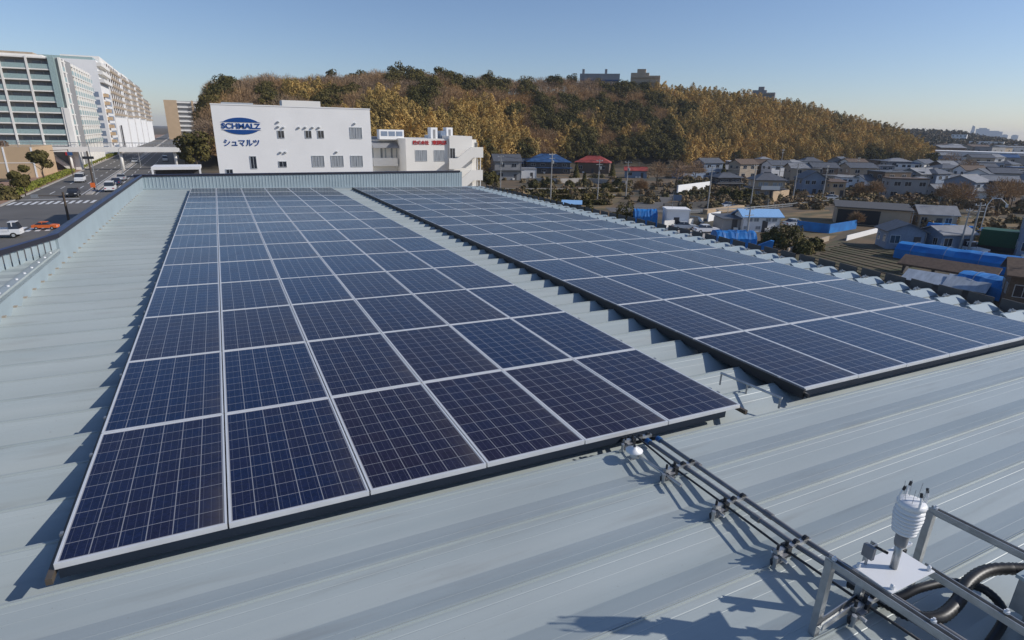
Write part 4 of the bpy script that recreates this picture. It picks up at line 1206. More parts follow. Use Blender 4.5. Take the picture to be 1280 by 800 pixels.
# beige slab block in the distance across the avenue's end
r_ = thing('apartment_block', 'tan slab apartment block closing the far end of the avenue', 'apartment block', (0, 0, 0))
Yb = 620
xa_, xb_, xc_ = at(208, 150, Yb).x, at(224, 150, Yb).x, at(252, 150, Yb).x
zt_ = at(215, 125, Yb).z
MB().box(xa_, xb_, Yb, Yb + 15, G, zt_).build('wall', 'tan', r_)
MB().box(xb_ + 0.01, xc_, Yb + 2, Yb + 15, G, zt_ - 0.5).build('rear_wall', 'greywall', r_)
for k in range(9):
    z = zt_ - 1 - k * 4.0
    MB().box(xb_ + 0.02, xc_, Yb + 0.3, Yb + 1.99, z - 1.3, z).build('balcony', 'ivory', r_)
MB().box(at(242, 150, Yb).x, at(244.5, 150, Yb).x, Yb - 0.2, Yb + 0.29, G, zt_).build('pier', 'tan', r_)
# tan building behind the corner trees
r_ = thing('corner_store', 'tan windowless building with pale joints and a brown roof garden at the corner', 'building', (0, 0, 0))
Yt = 172.0
tx1 = at(43, 200, Yt).x; tx0 = tx1 - 34; tz = at(20, 184, Yt).z
MB().box(tx0, tx1, Yt, Yt + 20, G, tz).build('wall', 'tan', r_)
for k in range(6): MB().box(tx1 - 0.35 - k * 5.2, tx1 - 0.02 - k * 5.2, Yt - 0.08, Yt - 0.003, G, tz).build('joint', 'wwall', r_)
MB().box(tx0, tx1, Yt - 0.05, Yt - 0.004, (tz + G) / 2 - 0.06, (tz + G) / 2 + 0.06).build('joint', 'wwall', r_)
rl = MB()
for k in range(14): rl.box(tx1 - 0.1 - k * 2.4, tx1 - k * 2.4, Yt, Yt + 0.1, tz, tz + 1.5)
rl.box(tx0, tx1, Yt + 0.0, Yt + 0.1, tz + 1.5, tz + 1.6)
rl.build('railing', 'steel', r_)
C_, A_, B_ = crown_leaves('shrub', np.array([[tx1 - 6 - rnd.random() * 26, Yt + 2 + rnd.random() * 5, tz] for _ in range(30)]), np.full(30, 1.8), 120)
link('roof_planting', quad_mesh('roof_planting', C_, A_ * 1.6, B_ * 1.6, 'tilebrown'), r_)

# footbridge
Yf = 196.0
fbz = at(140, 190, Yf).z; fzt = at(140, 184, Yf).z
FB = thing('footbridge', 'pale concrete footbridge with railings crossing the avenue', 'footbridge', (0, 0, 0))
MB().box(-60, at(227.5, 187, Yf).x, Yf, Yf + 3.2, fbz, fzt).build('deck', 'ivory', FB)
rl = MB()
x = -60
while x < at(227, 187, Yf).x:
    rl.box(x, x + 0.06, Yf + 0.05, Yf + 0.12, fzt, fzt + 1.1); x += 0.75
rl.box(-60, at(227, 187, Yf).x, Yf + 0.04, Yf + 0.13, fzt + 1.1, fzt + 1.2)
rl.box(-60, at(227, 187, Yf).x, Yf + 3.0, Yf + 3.1, fzt + 1.1, fzt + 1.2)
rl.build('railing', 'steel', FB)
for x in (rx(-21.1, Yf), rx(-33, Yf), rx(-21.1, Yf) + 13.5): MB().tube([(x, Yf + 1.6, G), (x, Yf + 1.6, fbz)], 0.4, 12).build('pier', 'ivory', FB, True)
MB().prism([(fbz, Yf)] * 0 or [(-42.0, fbz), (-42.0, fzt), (-36.5, G + 1.2), (-36.5, G)], Yf + 3.3, Yf + 5.3).build('stairway', 'ivory', FB)

# hedge along the avenue, split where it is broken
for i, (ya_, yb_, lab) in enumerate(((124, 188, 'near'), (205, 300, 'far'))):
    n = int((yb_ - ya_) * 140)
    yy = rng.uniform(ya_, yb_, n)
    wdt = 0.85
    C_ = np.stack([-31.6 - 0.3 + RD * (yy - 124) + rng.uniform(-wdt, wdt, n), yy, G + 0.15 + rng.random(n) ** 0.4 * 0.95], 1)
    o = tag(link('hedge', quad_mesh('hedge', C_, unit(n) * 0.16, unit(n) * 0.16, 'hedge')), 'clipped yellow-green hedge beside the avenue, the %s length' % ('length nearer the crossing' if i == 0 else 'length beyond the footbridge'), 'hedge', 'hedges along the avenue')
    o['label'] = 'clipped yellow-green hedge along the avenue, ' + ('nearer the crossing' if i == 0 else 'beyond the footbridge')
# street trees on the left pavement
for q, pyb, h_, k, lab in ((32, 245, 5.5, 'ever', 'dark bushy tree in front of the tan corner building'), (57, 228, 8, 'ever', 'olive brown tree beside the tan corner building'), (8, 250, 3.2, 'shrub', 'low bushy tree at the picture edge by the tan building'),
                         (100, 205, 6, 'bare', 'thin bare tree under the footbridge')):
    p = gnd(q, pyb); tree('street_tree', lab, 'tree', tuple(p), h_, k, 1500, None, None, 1.2)
for q, pyb, h_, lab in ((248, 222, 9, 'dark evergreen tree beside the left end of the logo building'), (240, 217, 4.5, 'olive green tree right of the footbridge end'), (233, 208, 4.5, 'green tree at the foot of the footbridge')):
    p = gnd(q, pyb); tree('avenue_tree', lab, 'tree', (p.x, p.y, G), h_ + 3, 'ever', 2200, None, 'ever', 1.5)

# ------------------------------------------------------------------ vehicles
def car_proto(kind, paint):
    """returns dict of meshes"""
    P = {}
    if kind == 'sedan': L_, W_, out, cab = 4.3, 1.7, [(-2.15, 0.35), (-2.15, 0.85), (-1.2, 0.95), (1.4, 0.98), (2.1, 0.92), (2.15, 0.4)], [(-0.95, 0.95), (-0.35, 1.42), (0.9, 1.44), (1.6, 0.98)]
    elif kind == 'van': L_, W_, out, cab = 4.4, 1.7, [(-2.2, 0.35), (-2.2, 1.0), (-1.7, 1.15), (2.15, 1.15), (2.2, 0.4)], [(-1.75, 1.15), (-1.2, 1.85), (2.05, 1.88), (2.18, 1.15)]
    else: L_, W_, out, cab = 3.4, 1.5, [(-1.7, 0.4), (-1.7, 1.0), (-0.7, 1.0), (-0.7, 0.75), (1.7, 0.75), (1.7, 0.45)], [(-1.65, 1.0), (-1.4, 1.75), (-0.72, 1.75), (-0.70, 1.0)]
    hw = W_ / 2
    # body with tumblehome
    def hull(outline, w0, w1, z0, z1):
        s = MB(); n = len(outline)
        for sg in (-1, 1):
            for x, z in outline:
                t_ = (z - z0) / max(1e-3, z1 - z0)
                s.v.append((x, sg * (w0 + (w1 - w0) * t_), z))
        s.f.append(tuple(range(n))); s.f.append(tuple(range(2 * n - 1, n - 1, -1)))
        for i in range(n):
            j = (i + 1) % n; s.f.append((j, i, n + i, n + j))
        return s
    P['body'] = hull(out, hw, hw - 0.06, 0.35, 1.0).mesh('body', paint)
    z1 = max(z for x, z in cab); z0 = min(z for x, z in cab)
    P['cabin'] = hull(cab, hw - 0.07, hw - 0.2, z0, z1).mesh('cabin', 'glass')
    xs_ = sorted(x for x, z in cab if z > z1 - 0.1)
    P['roof'] = MB().box(xs_[0] - 0.02, xs_[-1] + 0.02, -hw + 0.18, hw - 0.18, z1 - 0.01, z1 + 0.05).box((xs_[0] + xs_[-1]) / 2 - 0.05, (xs_[0] + xs_[-1]) / 2 + 0.05, -hw + 0.12, hw - 0.12, z0, z1 - 0.012).mesh('roof', paint)
    if kind == 'truck':
        s = MB(); s.box(-0.65, 1.68, -hw, -hw + 0.05, 0.76, 1.05).box(-0.65, 1.68, hw - 0.05, hw, 0.76, 1.05).box(1.63, 1.68, -hw + 0.051, hw - 0.051, 0.76, 1.05)
        P['tailgate'] = s.mesh('tailgate', paint)
    P['wheel'] = MB().tube([(0, -0.1, 0), (0, 0.1, 0)], 0.31, 16).mesh('wheel', 'rubber')
    P['rim'] = MB().tube([(0, -0.108, 0), (0, 0.108, 0)], 0.17, 10).mesh('rim', 'carsilver')
    P['lamp'] = MB().box(-0.03, 0.03, -0.17, 0.17, -0.07, 0.07).mesh('headlight', 'lamp')
    P['tail'] = MB().box(-0.03, 0.03, -0.14, 0.14, -0.08, 0.08).mesh('tail_light', 'lampred')
    P['plate'] = MB().box(-0.02, 0.02, -0.17, 0.17, -0.08, 0.08).mesh('number_plate', 'white')
    P['dims'] = (L_, hw)
    return P
_cp = {}
def car(label, px, py, kind='sedan', paint='carwhite', rz=90, name='car', group=None, sc=1.0):
    if (kind, paint) not in _cp: _cp[(kind, paint)] = car_proto(kind, paint)
    P = _cp[(kind, paint)]
    g = gnd(px, py)
    t_ = thing(name, label, {'sedan': 'car', 'van': 'van', 'truck': 'truck'}[kind], (g.x, g.y, g.z + 0.015), R(rz), group)
    t_.scale = (sc, sc, sc)
    L_, hw = P['dims']
    link('body', P['body'], t_); link('cabin', P['cabin'], t_); link('roof', P['roof'], t_)
    if 'tailgate' in P: link('tailgate', P['tailgate'], t_)
    for sx in (-0.31, 0.31):
        for sy in (-1, 1):
            wl = link('wheel', P['wheel'], t_, (sx * L_, sy * (hw - 0.08), 0.31)); link('rim', P['rim'], wl)
    for sy in (-1, 1):
        link('headlight', P['lamp'], t_, (-L_ / 2, sy * (hw - 0.25), 0.68)); link('tail_light', P['tail'], t_, (L_ / 2, sy * (hw - 0.2), 0.72))
    link('number_plate', P['plate'], t_, (L_ / 2 + 0.01, 0, 0.55))
    return t_
ra = 92
car('white van driving toward the crossing on the avenue', 101, 227.5, 'van', 'carwhite', ra)
car('black car waiting just behind the zebra crossing', 92.5, 245.5, 'sedan', 'cardark', ra)
car('white van queuing in the right carriageway behind the parapet', 139, 239, 'van', 'carwhite', ra + 180)
car('dark blue car queuing behind the white van', 146, 231, 'sedan', 'carblue', ra + 180)
car('silver car at the back of the queue by the parapet', 152.5, 225.5, 'sedan', 'carsilver', ra + 180)
car('white van far up the right carriageway', 207, 201.5, 'van', 'carwhite', ra)
car('small silver car on the far avenue left of the median', 169, 203.5, 'sedan', 'carsilver', ra)
car('white truck at the picture edge beside the nearer zebra crossing', 6, 297, 'truck', 'carwhite', 178, 'truck')
car('orange car crossing the avenue just behind the dark parapet', 58, 286.5, 'sedan', 'orange', 170, sc=0.62)
car('white car driving on the road behind the blue-roofed white house', 912, 260, 'sedan', 'carwhite', 165)
car('silver car parked beside the pale yard wall', 855, 287, 'sedan', 'carsilver', 150)
car('white car parked in the yard, in front of the grey shed', 882, 291, 'sedan', 'carwhite', 160)
car('white car on the raised road, nearer the orange house', 1014, 252, 'sedan', 'carwhite', 160)
car('silver car on the raised road above the dark shed', 1040, 250, 'sedan', 'carsilver', 160)
car('white lorry parked beside the green tarpaulin shelter', 1218, 318, 'truck', 'carwhite', 250, 'truck')
car('silver car parked beside the low blue fence', 992, 283, 'sedan', 'carsilver', 170)
car('white car near the red roofed house', 1196, 251, 'sedan', 'carwhite', 170)
car('dark car parked on the road left of the raised guard rail', 864, 283, 'van', 'cardark', 120)

# ------------------------------------------------------------------ poles and lamps
def lamp_post(label, px, py, top, arm=1, dark=False, group='street lamps in the median'):
    g = gnd(px, py)
    dist = math.hypot(g.x - CAM.x, g.y - CAM.y)
    zt_ = atd(px, top, dist).z - G
    t_ = thing('street_lamp', label, 'street lamp', (g.x, g.y, G), 0, group)
    MB().tube([(0, 0, 0), (0, 0, zt_)], [0.11, 0.06], 8).build('pole', 'steel' if not dark else 'poledark', t_)
    MB().tube([(0, 0, zt_ - 0.1), (0.8 * arm, 0, zt_ + 0.5), (1.8 * arm, 0, zt_ + 0.7)], 0.04, 6).build('arm', 'steel', t_)
    MB().box(1.5, 2.2, -0.12, 0.12, zt_ + 0.64, zt_ + 0.76, Matrix.Scale(arm, 4, (1, 0, 0))).build('lamp_head', 'lamp', t_)
    return t_
lamp_post('silver street lamp in the median nearest the parapet', 121.5, 236.5, 178)
lamp_post('silver street lamp in the median, second from the parapet', 154, 219, 186)
lamp_post('silver street lamp in the median, before the footbridge pier', 176, 208, 182)
t_ = thing('signal_pole', 'dark brown signal pole with a long arm over the crossing', 'traffic signal', (gnd(86, 275).x, gnd(86, 275).y, G))
zt_ = atd(80, 240, math.hypot(gnd(86, 275).x - CAM.x, gnd(86, 275).y - CAM.y)).z - G
MB().tube([(0, 0, 0), (0, 0, zt_)], [0.16, 0.12], 8).build('pole', 'poledark', t_)
MB().tube([(0, 0, zt_ - 0.5), (-3.1, 0, zt_ - 0.4)], 0.05, 6).build('arm', 'poledark', t_)
MB().box(-3.5, -2.7, -0.15, 0.15, zt_ - 0.7, zt_ - 0.25).build('signal_head', 'steel', t_)
t_ = thing('signal_pole', 'brown pole standing beside the median lamp with orange sign', 'traffic signal', (gnd(118.5, 238).x, gnd(118.5, 238).y, G))
MB().tube([(0, 0, 0), (0, 0, 7.5)], [0.17, 0.12], 8).build('pole', 'poledark', t_)
MB().box(-0.9, 0.9, -0.2, 0.2, 6.0, 6.5).build('signal_head', 'dark', t_)
MB().box(-0.5, 0.3, -0.35, -0.25, 0.6, 1.5).build('warning_board', 'orange', t_)
t_ = thing('direction_sign', 'dark pole with blue and red round signs at the footbridge foot', 'sign', (gnd(92, 222).x, gnd(92, 222).y, G))
MB().tube([(0, 0, 0), (0, 0, 6.6)], 0.1, 8).build('pole', 'poledark', t_)
MB().box(-0.2, 0.8, -0.1, -0.02, 5.2, 6.0).build('blue_board', 'tileblue', t_)
MB().box(-0.6, -0.25, -0.1, -0.02, 5.2, 6.0).build('red_board', 'red', t_)
MB().tube([(0, 0, 6.5), (-3.5, 0, 6.3)], 0.07, 6).build('arm', 'poledark', t_)

poles = []
def upole(label, pxb, pyb, pyt, wires=True, dist=None):
    g = gnd(pxb, pyb)
    d_ = math.hypot(g.x - CAM.x, g.y - CAM.y)
    zt_ = atd(pxb, pyt, d_).z - g.z
    t_ = thing('utility_pole', label, 'utility pole', (g.x, g.y, g.z), R(rnd.uniform(-20, 20)), 'concrete utility poles')
    MB().tube([(0, 0, 0), (0, 0, zt_)], [0.17, 0.10], 8).build('pole', 'pole', t_)
    for k, z in enumerate((zt_ - 0.4, zt_ - 1.3)):
        MB().box(-0.9, 0.9, -0.05, 0.05, z - 0.05, z + 0.05).build('cross_arm', 'steel', t_)
    for x in (-0.8, 0.0, 0.8): MB().lathe([(0.05, 0), (0.07, 0.1), (0.03, 0.2)], (x, 0, zt_ - 0.35), 8).build('insulator', 'white', t_)
    if hash(label) % 1 == 0 and pxb < 800: MB().lathe([(0.22, 0), (0.25, 0.1), (0.25, 0.7), (0.15, 0.8)], (0.35, 0, zt_ - 2.6), 10).build('transformer', 'steel', t_)
    poles.append((g.x, g.y, g.z + zt_ - 0.15))
upole('concrete utility pole in front of the grey-roofed house', 625.5, 240, 194)
upole('concrete utility pole beside the roof edge, left of the blue-roofed house garden', 688, 252, 191)
upole('concrete utility pole in front of the red-roofed farmhouse', 746.5, 250, 199)
upole('concrete utility pole between the two red roofs, above the round bush', 782, 248, 201)
upole('concrete utility pole beside the sloping lane', 884, 262, 207)
upole('concrete utility pole behind the pale-blue-roofed house', 938, 257, 205)
upole('concrete utility pole by the raised guard rail', 990, 254, 204)
upole('concrete utility pole by the orange house', 1027, 252, 206)
upole('tall utility pole rising in front of the pale-blue-roofed house', 931, 309, 258)
upole('tall utility pole beside the white lorry', 1198, 316, 259)
upole('tallest utility pole, just behind the one by the lorry', 1209, 318, 252)
upole('utility pole far off among the houses under the bamboo', 972, 232, 186)
upole('utility pole far off by the white two-storey house', 1068, 228, 196)
for a_, b_ in ((0, 1), (1, 2), (2, 3), (3, 4), (4, 5), (5, 6), (6, 7), (9, 10), (7, 12)):
    s = MB()
    for dz, off in ((0, -0.7), (0, 0.7), (-0.95, 0)):
        p, q = Vector(poles[a_]) + Vector((off, 0, dz)), Vector(poles[b_]) + Vector((off, 0, dz))
        s.tube([p.lerp(q, k / 8) - Vector((0, 0, 0.9 * 4 * (k / 8) * (1 - k / 8))) for k in range(9)], 0.022, 4)
    o = s.build('power_line', 'dark')
    tag(o, 'sagging power cables strung between the %s and %s utility poles along the town' % (ORD[a_ + 1], ORD[b_ + 1]), 'power line', 'power lines over the town')

# ------------------------------------------------------------------ the town on the right
def hs(label, px, py, w_, d_, h_, off=0, **kw):
    if 880 < px < 1270 and off < 20 and 'field' not in label: off += 30
    if px > 880: w_, d_, h_ = w_ * 0.62, d_ * 0.60, h_ * 0.80; kw['rh'] = kw.get('rh', 1.5) * 0.75
    else: w_, d_, h_ = w_ * 1.2, d_ * 1.1, h_ * 1.1
    t_ = house(label, pxh(px, py), w_, d_, h_, face(px, off), **kw)
    details(t_, w_, d_, h_, kw.get('rh', 1.5), int(px + py))
    return t_
hs('two-storey house with grey roof right of the staircase building', 632, 224, 8, 7, 6.0, 12, wall='greywall', roof='gable', rmat='tile', rh=2.0, nwin=2, skirt=True)
hs('low white annex between the grey-roofed and blue-roofed houses', 655, 222, 7, 6, 3.0, 8, wall='wwall', roof='flat', rmat='tilelight', nwin=2, floors=1)
hs('large farmhouse with a blue tiled roof at the hill foot', 684, 216, 15, 10, 4.2, 6, wall='darkwall', roof='hip', rmat='tileblue', rh=3.0, nwin=4, skirt=True)
hs('small blue-roofed outbuilding left of the blue-roofed farmhouse', 661, 214, 7, 6, 3.2, 20, wall='darkwall', roof='gable', rmat='tileblue', rh=1.6, nwin=2, floors=1)
hs('farmhouse with bright red roof in front of the dark wood', 741, 216, 12, 8, 4.0, -5, wall='brownwall', roof='hip', rmat='tilered', rh=2.6, nwin=3, floors=1)
hs('low shed with red lean-to roof beside the bare tree', 794, 222, 7, 5, 2.6, 4, wall='bluewall', roof='gable', rmat='tilered', rh=1.1, nwin=2, floors=1)
hs('flat pale-roofed house directly below the bamboo slope', 920, 212, 16, 9, 5, -8, wall='greywall', roof='flat', rmat='wwall', nwin=4)
hs('small hip-roofed house peeping over the flat pale-roofed one', 952, 212, 9, 8, 6.5, 0, wall='greywall', roof='hip', rmat='tilelight', rh=1.6, nwin=2)
hs('dark house with white gutters behind the parked white car', 905, 236, 13, 9, 4.6, 4, wall='darkwall', roof='hip', rmat='tile', rh=1.8, nwin=4, skirt=True)
hs('beige-windowed house with dark tiled roof at the roadside', 955, 246, 13, 10, 6.0, -6, wall='beige', roof='hip', rmat='tile', rh=2.4, nwin=4, skirt=True, glass='curtain', balcony=True)
hs('dark blue-grey house whose gable has white trim', 1010, 244, 11, 9, 6.4, -4, wall='bluewall', roof='gable', rmat='tile', rh=2.6, nwin=3, ridge='y')
hs('peach coloured house beside the white-trimmed gable house', 1040, 246, 7, 7, 5.4, 0, wall='tan', roof='shed', rmat='tilebrown', rh=0.8, nwin=2)
hs('hip-roofed grey house just under the bamboo, right of centre', 1010, 214, 15, 10, 6.0, 2, wall='greywall', roof='hip', rmat='tile', rh=2.6, nwin=3, skirt=True)
hs('blue-grey hip-roofed house below the tall bamboo', 1055, 217, 14, 10, 6.5, 0, wall='greywall', roof='hip', rmat='tile', rh=2.5, nwin=3)
hs('long low white wall-like building behind the peach house', 1062, 236, 15, 7, 4.6, 0, wall='wwall', roof='flat', rmat='tilelight', nwin=4)
hs('white two-storey block with blue roof at the end of the bamboo', 1124, 218, 22, 9, 6.6, -10, wall='wwall', roof='shed', rmat='tileblue', rh=1.2, nwin=5, balcony=True)
hs('grey shed-like annex left of the blue-roofed white block', 1104, 219, 10, 8, 5.4, 0, wall='greywall', roof='flat', rmat='tilelight', nwin=2)
hs('pale low house in front of the blue-roofed white block', 1120, 228, 11, 8, 4.2, 4, wall='wwall', roof='flat', rmat='palebl', nwin=3, floors=1)
hs('grey apartment house with brown flat roof above the dark shed', 1126, 248, 16, 9, 7.0, -3, wall='greywall', roof='flat', rmat='tilebrown', nwin=3)
hs('white narrow house attached beside the brown flat roof house', 1147, 242, 4, 7, 6.0, -3, wall='wwall', roof='flat', rmat='tilelight', nwin=1)
hs('low house with slanting white roof above the grey shed group', 1172, 232, 13, 7, 3.4, 8, wall='beige', roof='shed', rmat='wwall', rh=1.6, nwin=3, floors=1)
hs('low pale-roofed warehouse left of the red-roofed one', 1180, 246, 15, 8, 3.2, 6, wall='greywall', roof='gable', rmat='tilelight', rh=1.4, nwin=3, floors=1)
hs('long building with stepped red roof amid bare trees', 1222, 246, 15, 8, 3.6, 2, wall='darkwall', roof='gable', rmat='tilered', rh=2.2, nwin=4, floors=1, skirt=True)
hs('blue-grey three-storey block behind the bare trees', 1228, 226, 16, 10, 9.5, 4, wall='bluewall', roof='flat', rmat='tilelight', nwin=4, floors=3)
hs('beige two-storey house at the right, past the blue-grey block', 1256, 232, 14, 9, 7.4, 0, wall='beige', roof='flat', rmat='tilelight', nwin=3)
# the near group round the field
hs('grey tiled house with wide low gable, behind the twin sheds', 1163, 284, 10, 8, 3.6, 22, wall='beige', roof='gable', rmat='tilelight', rh=1.7, nwin=3, floors=1)
hs('blue-grey corrugated shed with pale roof, left of the twin sheds', 1122, 309, 8.5, 7, 3.6, 24, wall='bluewall', roof='gable', rmat='tile', rh=1.5, nwin=2, floors=1, ridge='y')
hs('blue-grey corrugated shed with pale roof, right of the twin sheds', 1178, 312, 9, 7, 3.6, 18, wall='bluewall', roof='gable', rmat='tilelight', rh=1.1, nwin=2, floors=1)
hs('brown boarded house with a low roof at the right picture edge', 1292, 385, 9, 8, 4.6, 10, wall='brownwall', roof='gable', rmat='tilebrown', rh=1.6, nwin=2, floors=1)
hs('tall grey windowless building at the right edge', 1294, 322, 8, 9, 8, 6, wall='bluewall', roof='flat', rmat='tile', nwin=2, floors=2, name='warehouse', cat='building')
ph = hs('white house with a pale blue roof beside the yard', 944, 288, 11, 6.5, 3.6, 28, wall='wwall', roof='gable', rmat='palebl', rh=1.2, nwin=4, floors=2, glass='curtain')
hs('low grey storehouse joined to the pale-blue-roofed white house', 912, 287, 8, 6, 2.8, 30, wall='greywall', roof='shed', rmat='tile', rh=0.4, nwin=1, floors=1, name='storehouse', cat='storehouse')
hs('small white box shed beside the blue tarpaulin shelter', 843, 284, 3.4, 3.4, 3.0, 14, wall='wwall', roof='flat', rmat='wwall', nwin=1, floors=1, name='shed', cat='shed')
# big dark shed below the raised road
t_ = thing('dark_barn', 'long dark barn with open shaded front beneath the raised road', 'barn', pxh(1090, 282), R(face(1090, 8)))
t_.scale = (0.68, 0.8, 0.9)
MB().box(-10, 9, 0, 9, -0.4, 3.6).build('wall', 'beige', t_)
MB().box(-9.5, 1.5, -0.06, -0.004, 0.1, 3.2).build('shade_panel', 'dark', t_)  # dark sheet on the solid wall, painted shade for an open front
MB().prism([(-0.7, 3.602), (9.5, 4.2), (9.5, 4.4), (-0.7, 3.8)], -10.5, 9.5, 'x').build('roof', 'stop', t_)
# far rows: individually placed little houses
wl = ['greywall', 'wwall', 'beige', 'greywall', 'bluewall', 'ivory', 'brownwall']
rf_ = ['tile', 'tile', 'tilelight', 'tile', 'tilebrown', 'tile', 'tilelight', 'tilebrown', 'tile', 'tile', 'tilelight', 'tileblue']
cn = {'greywall': 'grey', 'wwall': 'white', 'beige': 'beige', 'bluewall': 'blue-grey', 'ivory': 'cream', 'brownwall': 'brown', 'tile': 'dark tiled', 'tilelight': 'pale', 'tilebrown': 'brown', 'tileblue': 'blue'}
rows = [(236, 1075, 1275, 10, 'row beside the red stepped roof'), (222, 1165, 1280, 7, 'row before the factory'), (212, 1165, 1278, 11, 'row level with the factory'),
        (201, 1160, 1280, 14, 'row beyond the factory'), (194, 1165, 1280, 16, 'second row beyond the factory'), (189, 1175, 1280, 14, 'third row beyond the factory'), (229, 1160, 1280, 9, 'row behind the red stepped roof'), (217, 985, 1160, 10, 'row under the bamboo slope'), (252, 1195, 1285, 5, 'row before the red stepped roof'), (206, 1000, 1160, 9, 'last row under the bamboo slope'), (222, 850, 1000, 7, 'row behind the roadside houses'), (230, 985, 1080, 4, 'row behind the peach house')]
for ri, (py_, xa, xb, n, lab) in enumerate(rows):
    for k in range(n):
        q = xa + (xb - xa) * (k + 0.5) / n + rnd.uniform(-3, 3); pq = py_ + rnd.uniform(-1.6, 1.6)
        sc = 1.0 if py_ > 215 else (1.3 if py_ > 205 else 1.9)
        a_, b_ = rnd.choice(wl), rnd.choice(rf_)
        house('%s house, %s roof, %s from left, %s' % (cn[a_], cn[b_], ORD[k + 1], lab), pxh(q, pq), rnd.uniform(7.5, 11) * sc, rnd.uniform(6, 8) * sc, rnd.choice((3.2, 5.6, 6.0)) * sc, face(q, rnd.uniform(15, 75)),
              roof=rnd.choice(('hip', 'gable', 'gable', 'flat')), wall=a_, rmat=b_, nwin=2 if py_ > 205 else 2, floors=2, group='small houses of the town', door=False)
t_ = house('very long bright white factory across the valley', pxh(1262, 209), 130, 30, 9, face(1262, -6), roof='flat', wall='wwall', rmat='wwall', nwin=0, floors=1, name='factory', cat='factory', door=False)
house('white factory wing left of the very long one', pxh(1212, 206), 70, 24, 7, face(1212, -4), roof='flat', wall='ivory', rmat='wwall', nwin=0, floors=1, name='factory', cat='factory', door=False)
for q, pyb, hh, ww, lab in ((1201, 183, 12, 16, 'white block'), (1199, 187, 6, 44, 'pale blue-roofed hall'), (1228, 186, 10, 20, 'little white block'), (1240, 190, 10, 24, 'cream block')):
    p = far_point(q, 0.35 if pyb < 185 else 0.1)
    house('%s on the distant wooded hillside' % lab, (p.x, p.y, p.z), ww, 14, hh, face(q), roof='flat', wall='wwall' if 'white' in lab else 'palebl' if 'blue' in lab else 'ivory', rmat='tilelight', nwin=4, floors=3, group='buildings on the distant hill', door=False, cat='building', name='hillside_building')
# hilltop buildings showing above the trees
for q0_, q1_, pt_, lab, mt, st in ((725, 775, 92, 'long flat-roofed dark building on the hilltop', 'greywall', 0), (789, 826, 88, 'stepped block of flats on the hilltop', 'beige', 1), (941, 970, 110, 'dark stepped building at the right end of the hilltop', 'greywall', 1)):
    d_ = 425 if q0_ < 900 else 500
    a_, b_ = atd(q0_, pt_, d_), atd(q1_, pt_, d_)
    c_ = (a_ + b_) / 2; wd = (b_ - a_).length
    t_ = thing('hilltop_building', lab, 'building', (c_.x, c_.y, c_.z - 14), R(face((q0_ + q1_) / 2)))
    zt_ = 14
    MB().box(-wd / 2, wd / 2, 0, 12, -6, zt_ - (3.2 if st else 0)).build('wall', mt, t_)
    if st:
        MB().box(-wd / 2, wd * 0.12, 0.3, 10, zt_ - 3.19, zt_ - 1.4).box(-wd / 2 + 4, 0, 1, 9, zt_ - 1.39, zt_ + 1.0).build('upper_storey', mt, t_)
    else:
        MB().box(-wd * 0.45, -wd * 0.39, 2, 4, zt_ + 0.01, zt_ + 3).box(wd * 0.12, wd * 0.18, 2, 4, zt_ + 0.01, zt_ + 3).build('roof_tank', 'greywall', t_)
    for k in range(3):
        MB().box(-wd / 2 + 1, wd / 2 - 1, -0.9, -0.005, zt_ - 4.6 - k * 3, zt_ - 3.9 - k * 3).build('balcony', 'beige' if st else 'tileblue', t_)
# mansion-like retaining walls and lanes
def wall_strip(name, label, pts, h_, th, material, cat='wall'):
    P_ = [gnd(*p) for p in pts]
    s = MB()
    for a_, b_ in zip(P_, P_[1:]):
        d_ = (b_ - a_); L_ = d_.length
        mt = Matrix.Translation(a_) @ Matrix.Rotation(math.atan2(d_.y, d_.x), 4, 'Z')
        s.box(0, L_, 0, th, -0.3, h_, mt)
    o = s.build(name, material)
    return tag(o, label, cat)
wall_strip('retaining_wall', 'bright white retaining wall above the curving lane', [(847, 243), (888, 237)], 2.6, 0.4, 'wwall')
wall_strip('garden_wall', 'long pale garden wall in front of the farmhouses', [(670, 228), (700, 229), (735, 228), (782, 232)], 1.5, 0.3, 'kerb')
wall_strip('yard_wall', 'pale block wall along the parking yard', [(830, 287), (878, 283)], 1.6, 0.25, 'ivory')
wall_strip('yard_wall', 'short white block wall by the grey storehouse', [(885, 277), (900, 274)], 1.6, 0.25, 'wwall')
wall_strip('brick_wall', 'orange-brown brick garden wall below the beige-windowed house', [(965, 252), (985, 249)], 2.6, 0.3, 'tan')
wall_strip('field_wall', 'low pinkish block wall at the edge of the ploughed field', [(985, 317), (1010, 309), (1036, 301)], 0.8, 0.25, 'beige')
wall_strip('pipe_fence', 'white rail running diagonally past the dark barn', [(1058, 301), (1096, 291), (1134, 281)], 0.9, 0.12, 'wwall', 'fence')
wall_strip('blue_fence', 'low blue sheet fence beside the parked silver car, left piece', [(995, 287), (1035, 292)], 1.7, 0.1, 'tarp', 'fence')
wall_strip('blue_fence', 'low blue sheet fence beside the dry grass, right piece', [(1036, 292), (1070, 286)], 1.7, 0.1, 'tarp', 'fence')
wall_strip('brick_bank', 'orange earth bank under the road behind the pale-blue-roofed house', [(884, 268), (930, 262)], 1.0, 1.2, 'tan', 'bank')
wall_strip('road_bank', 'dark concrete bank along the road in front of the houses', [(830, 262), (886, 259)], 1.4, 0.4, 'stop', 'bank')
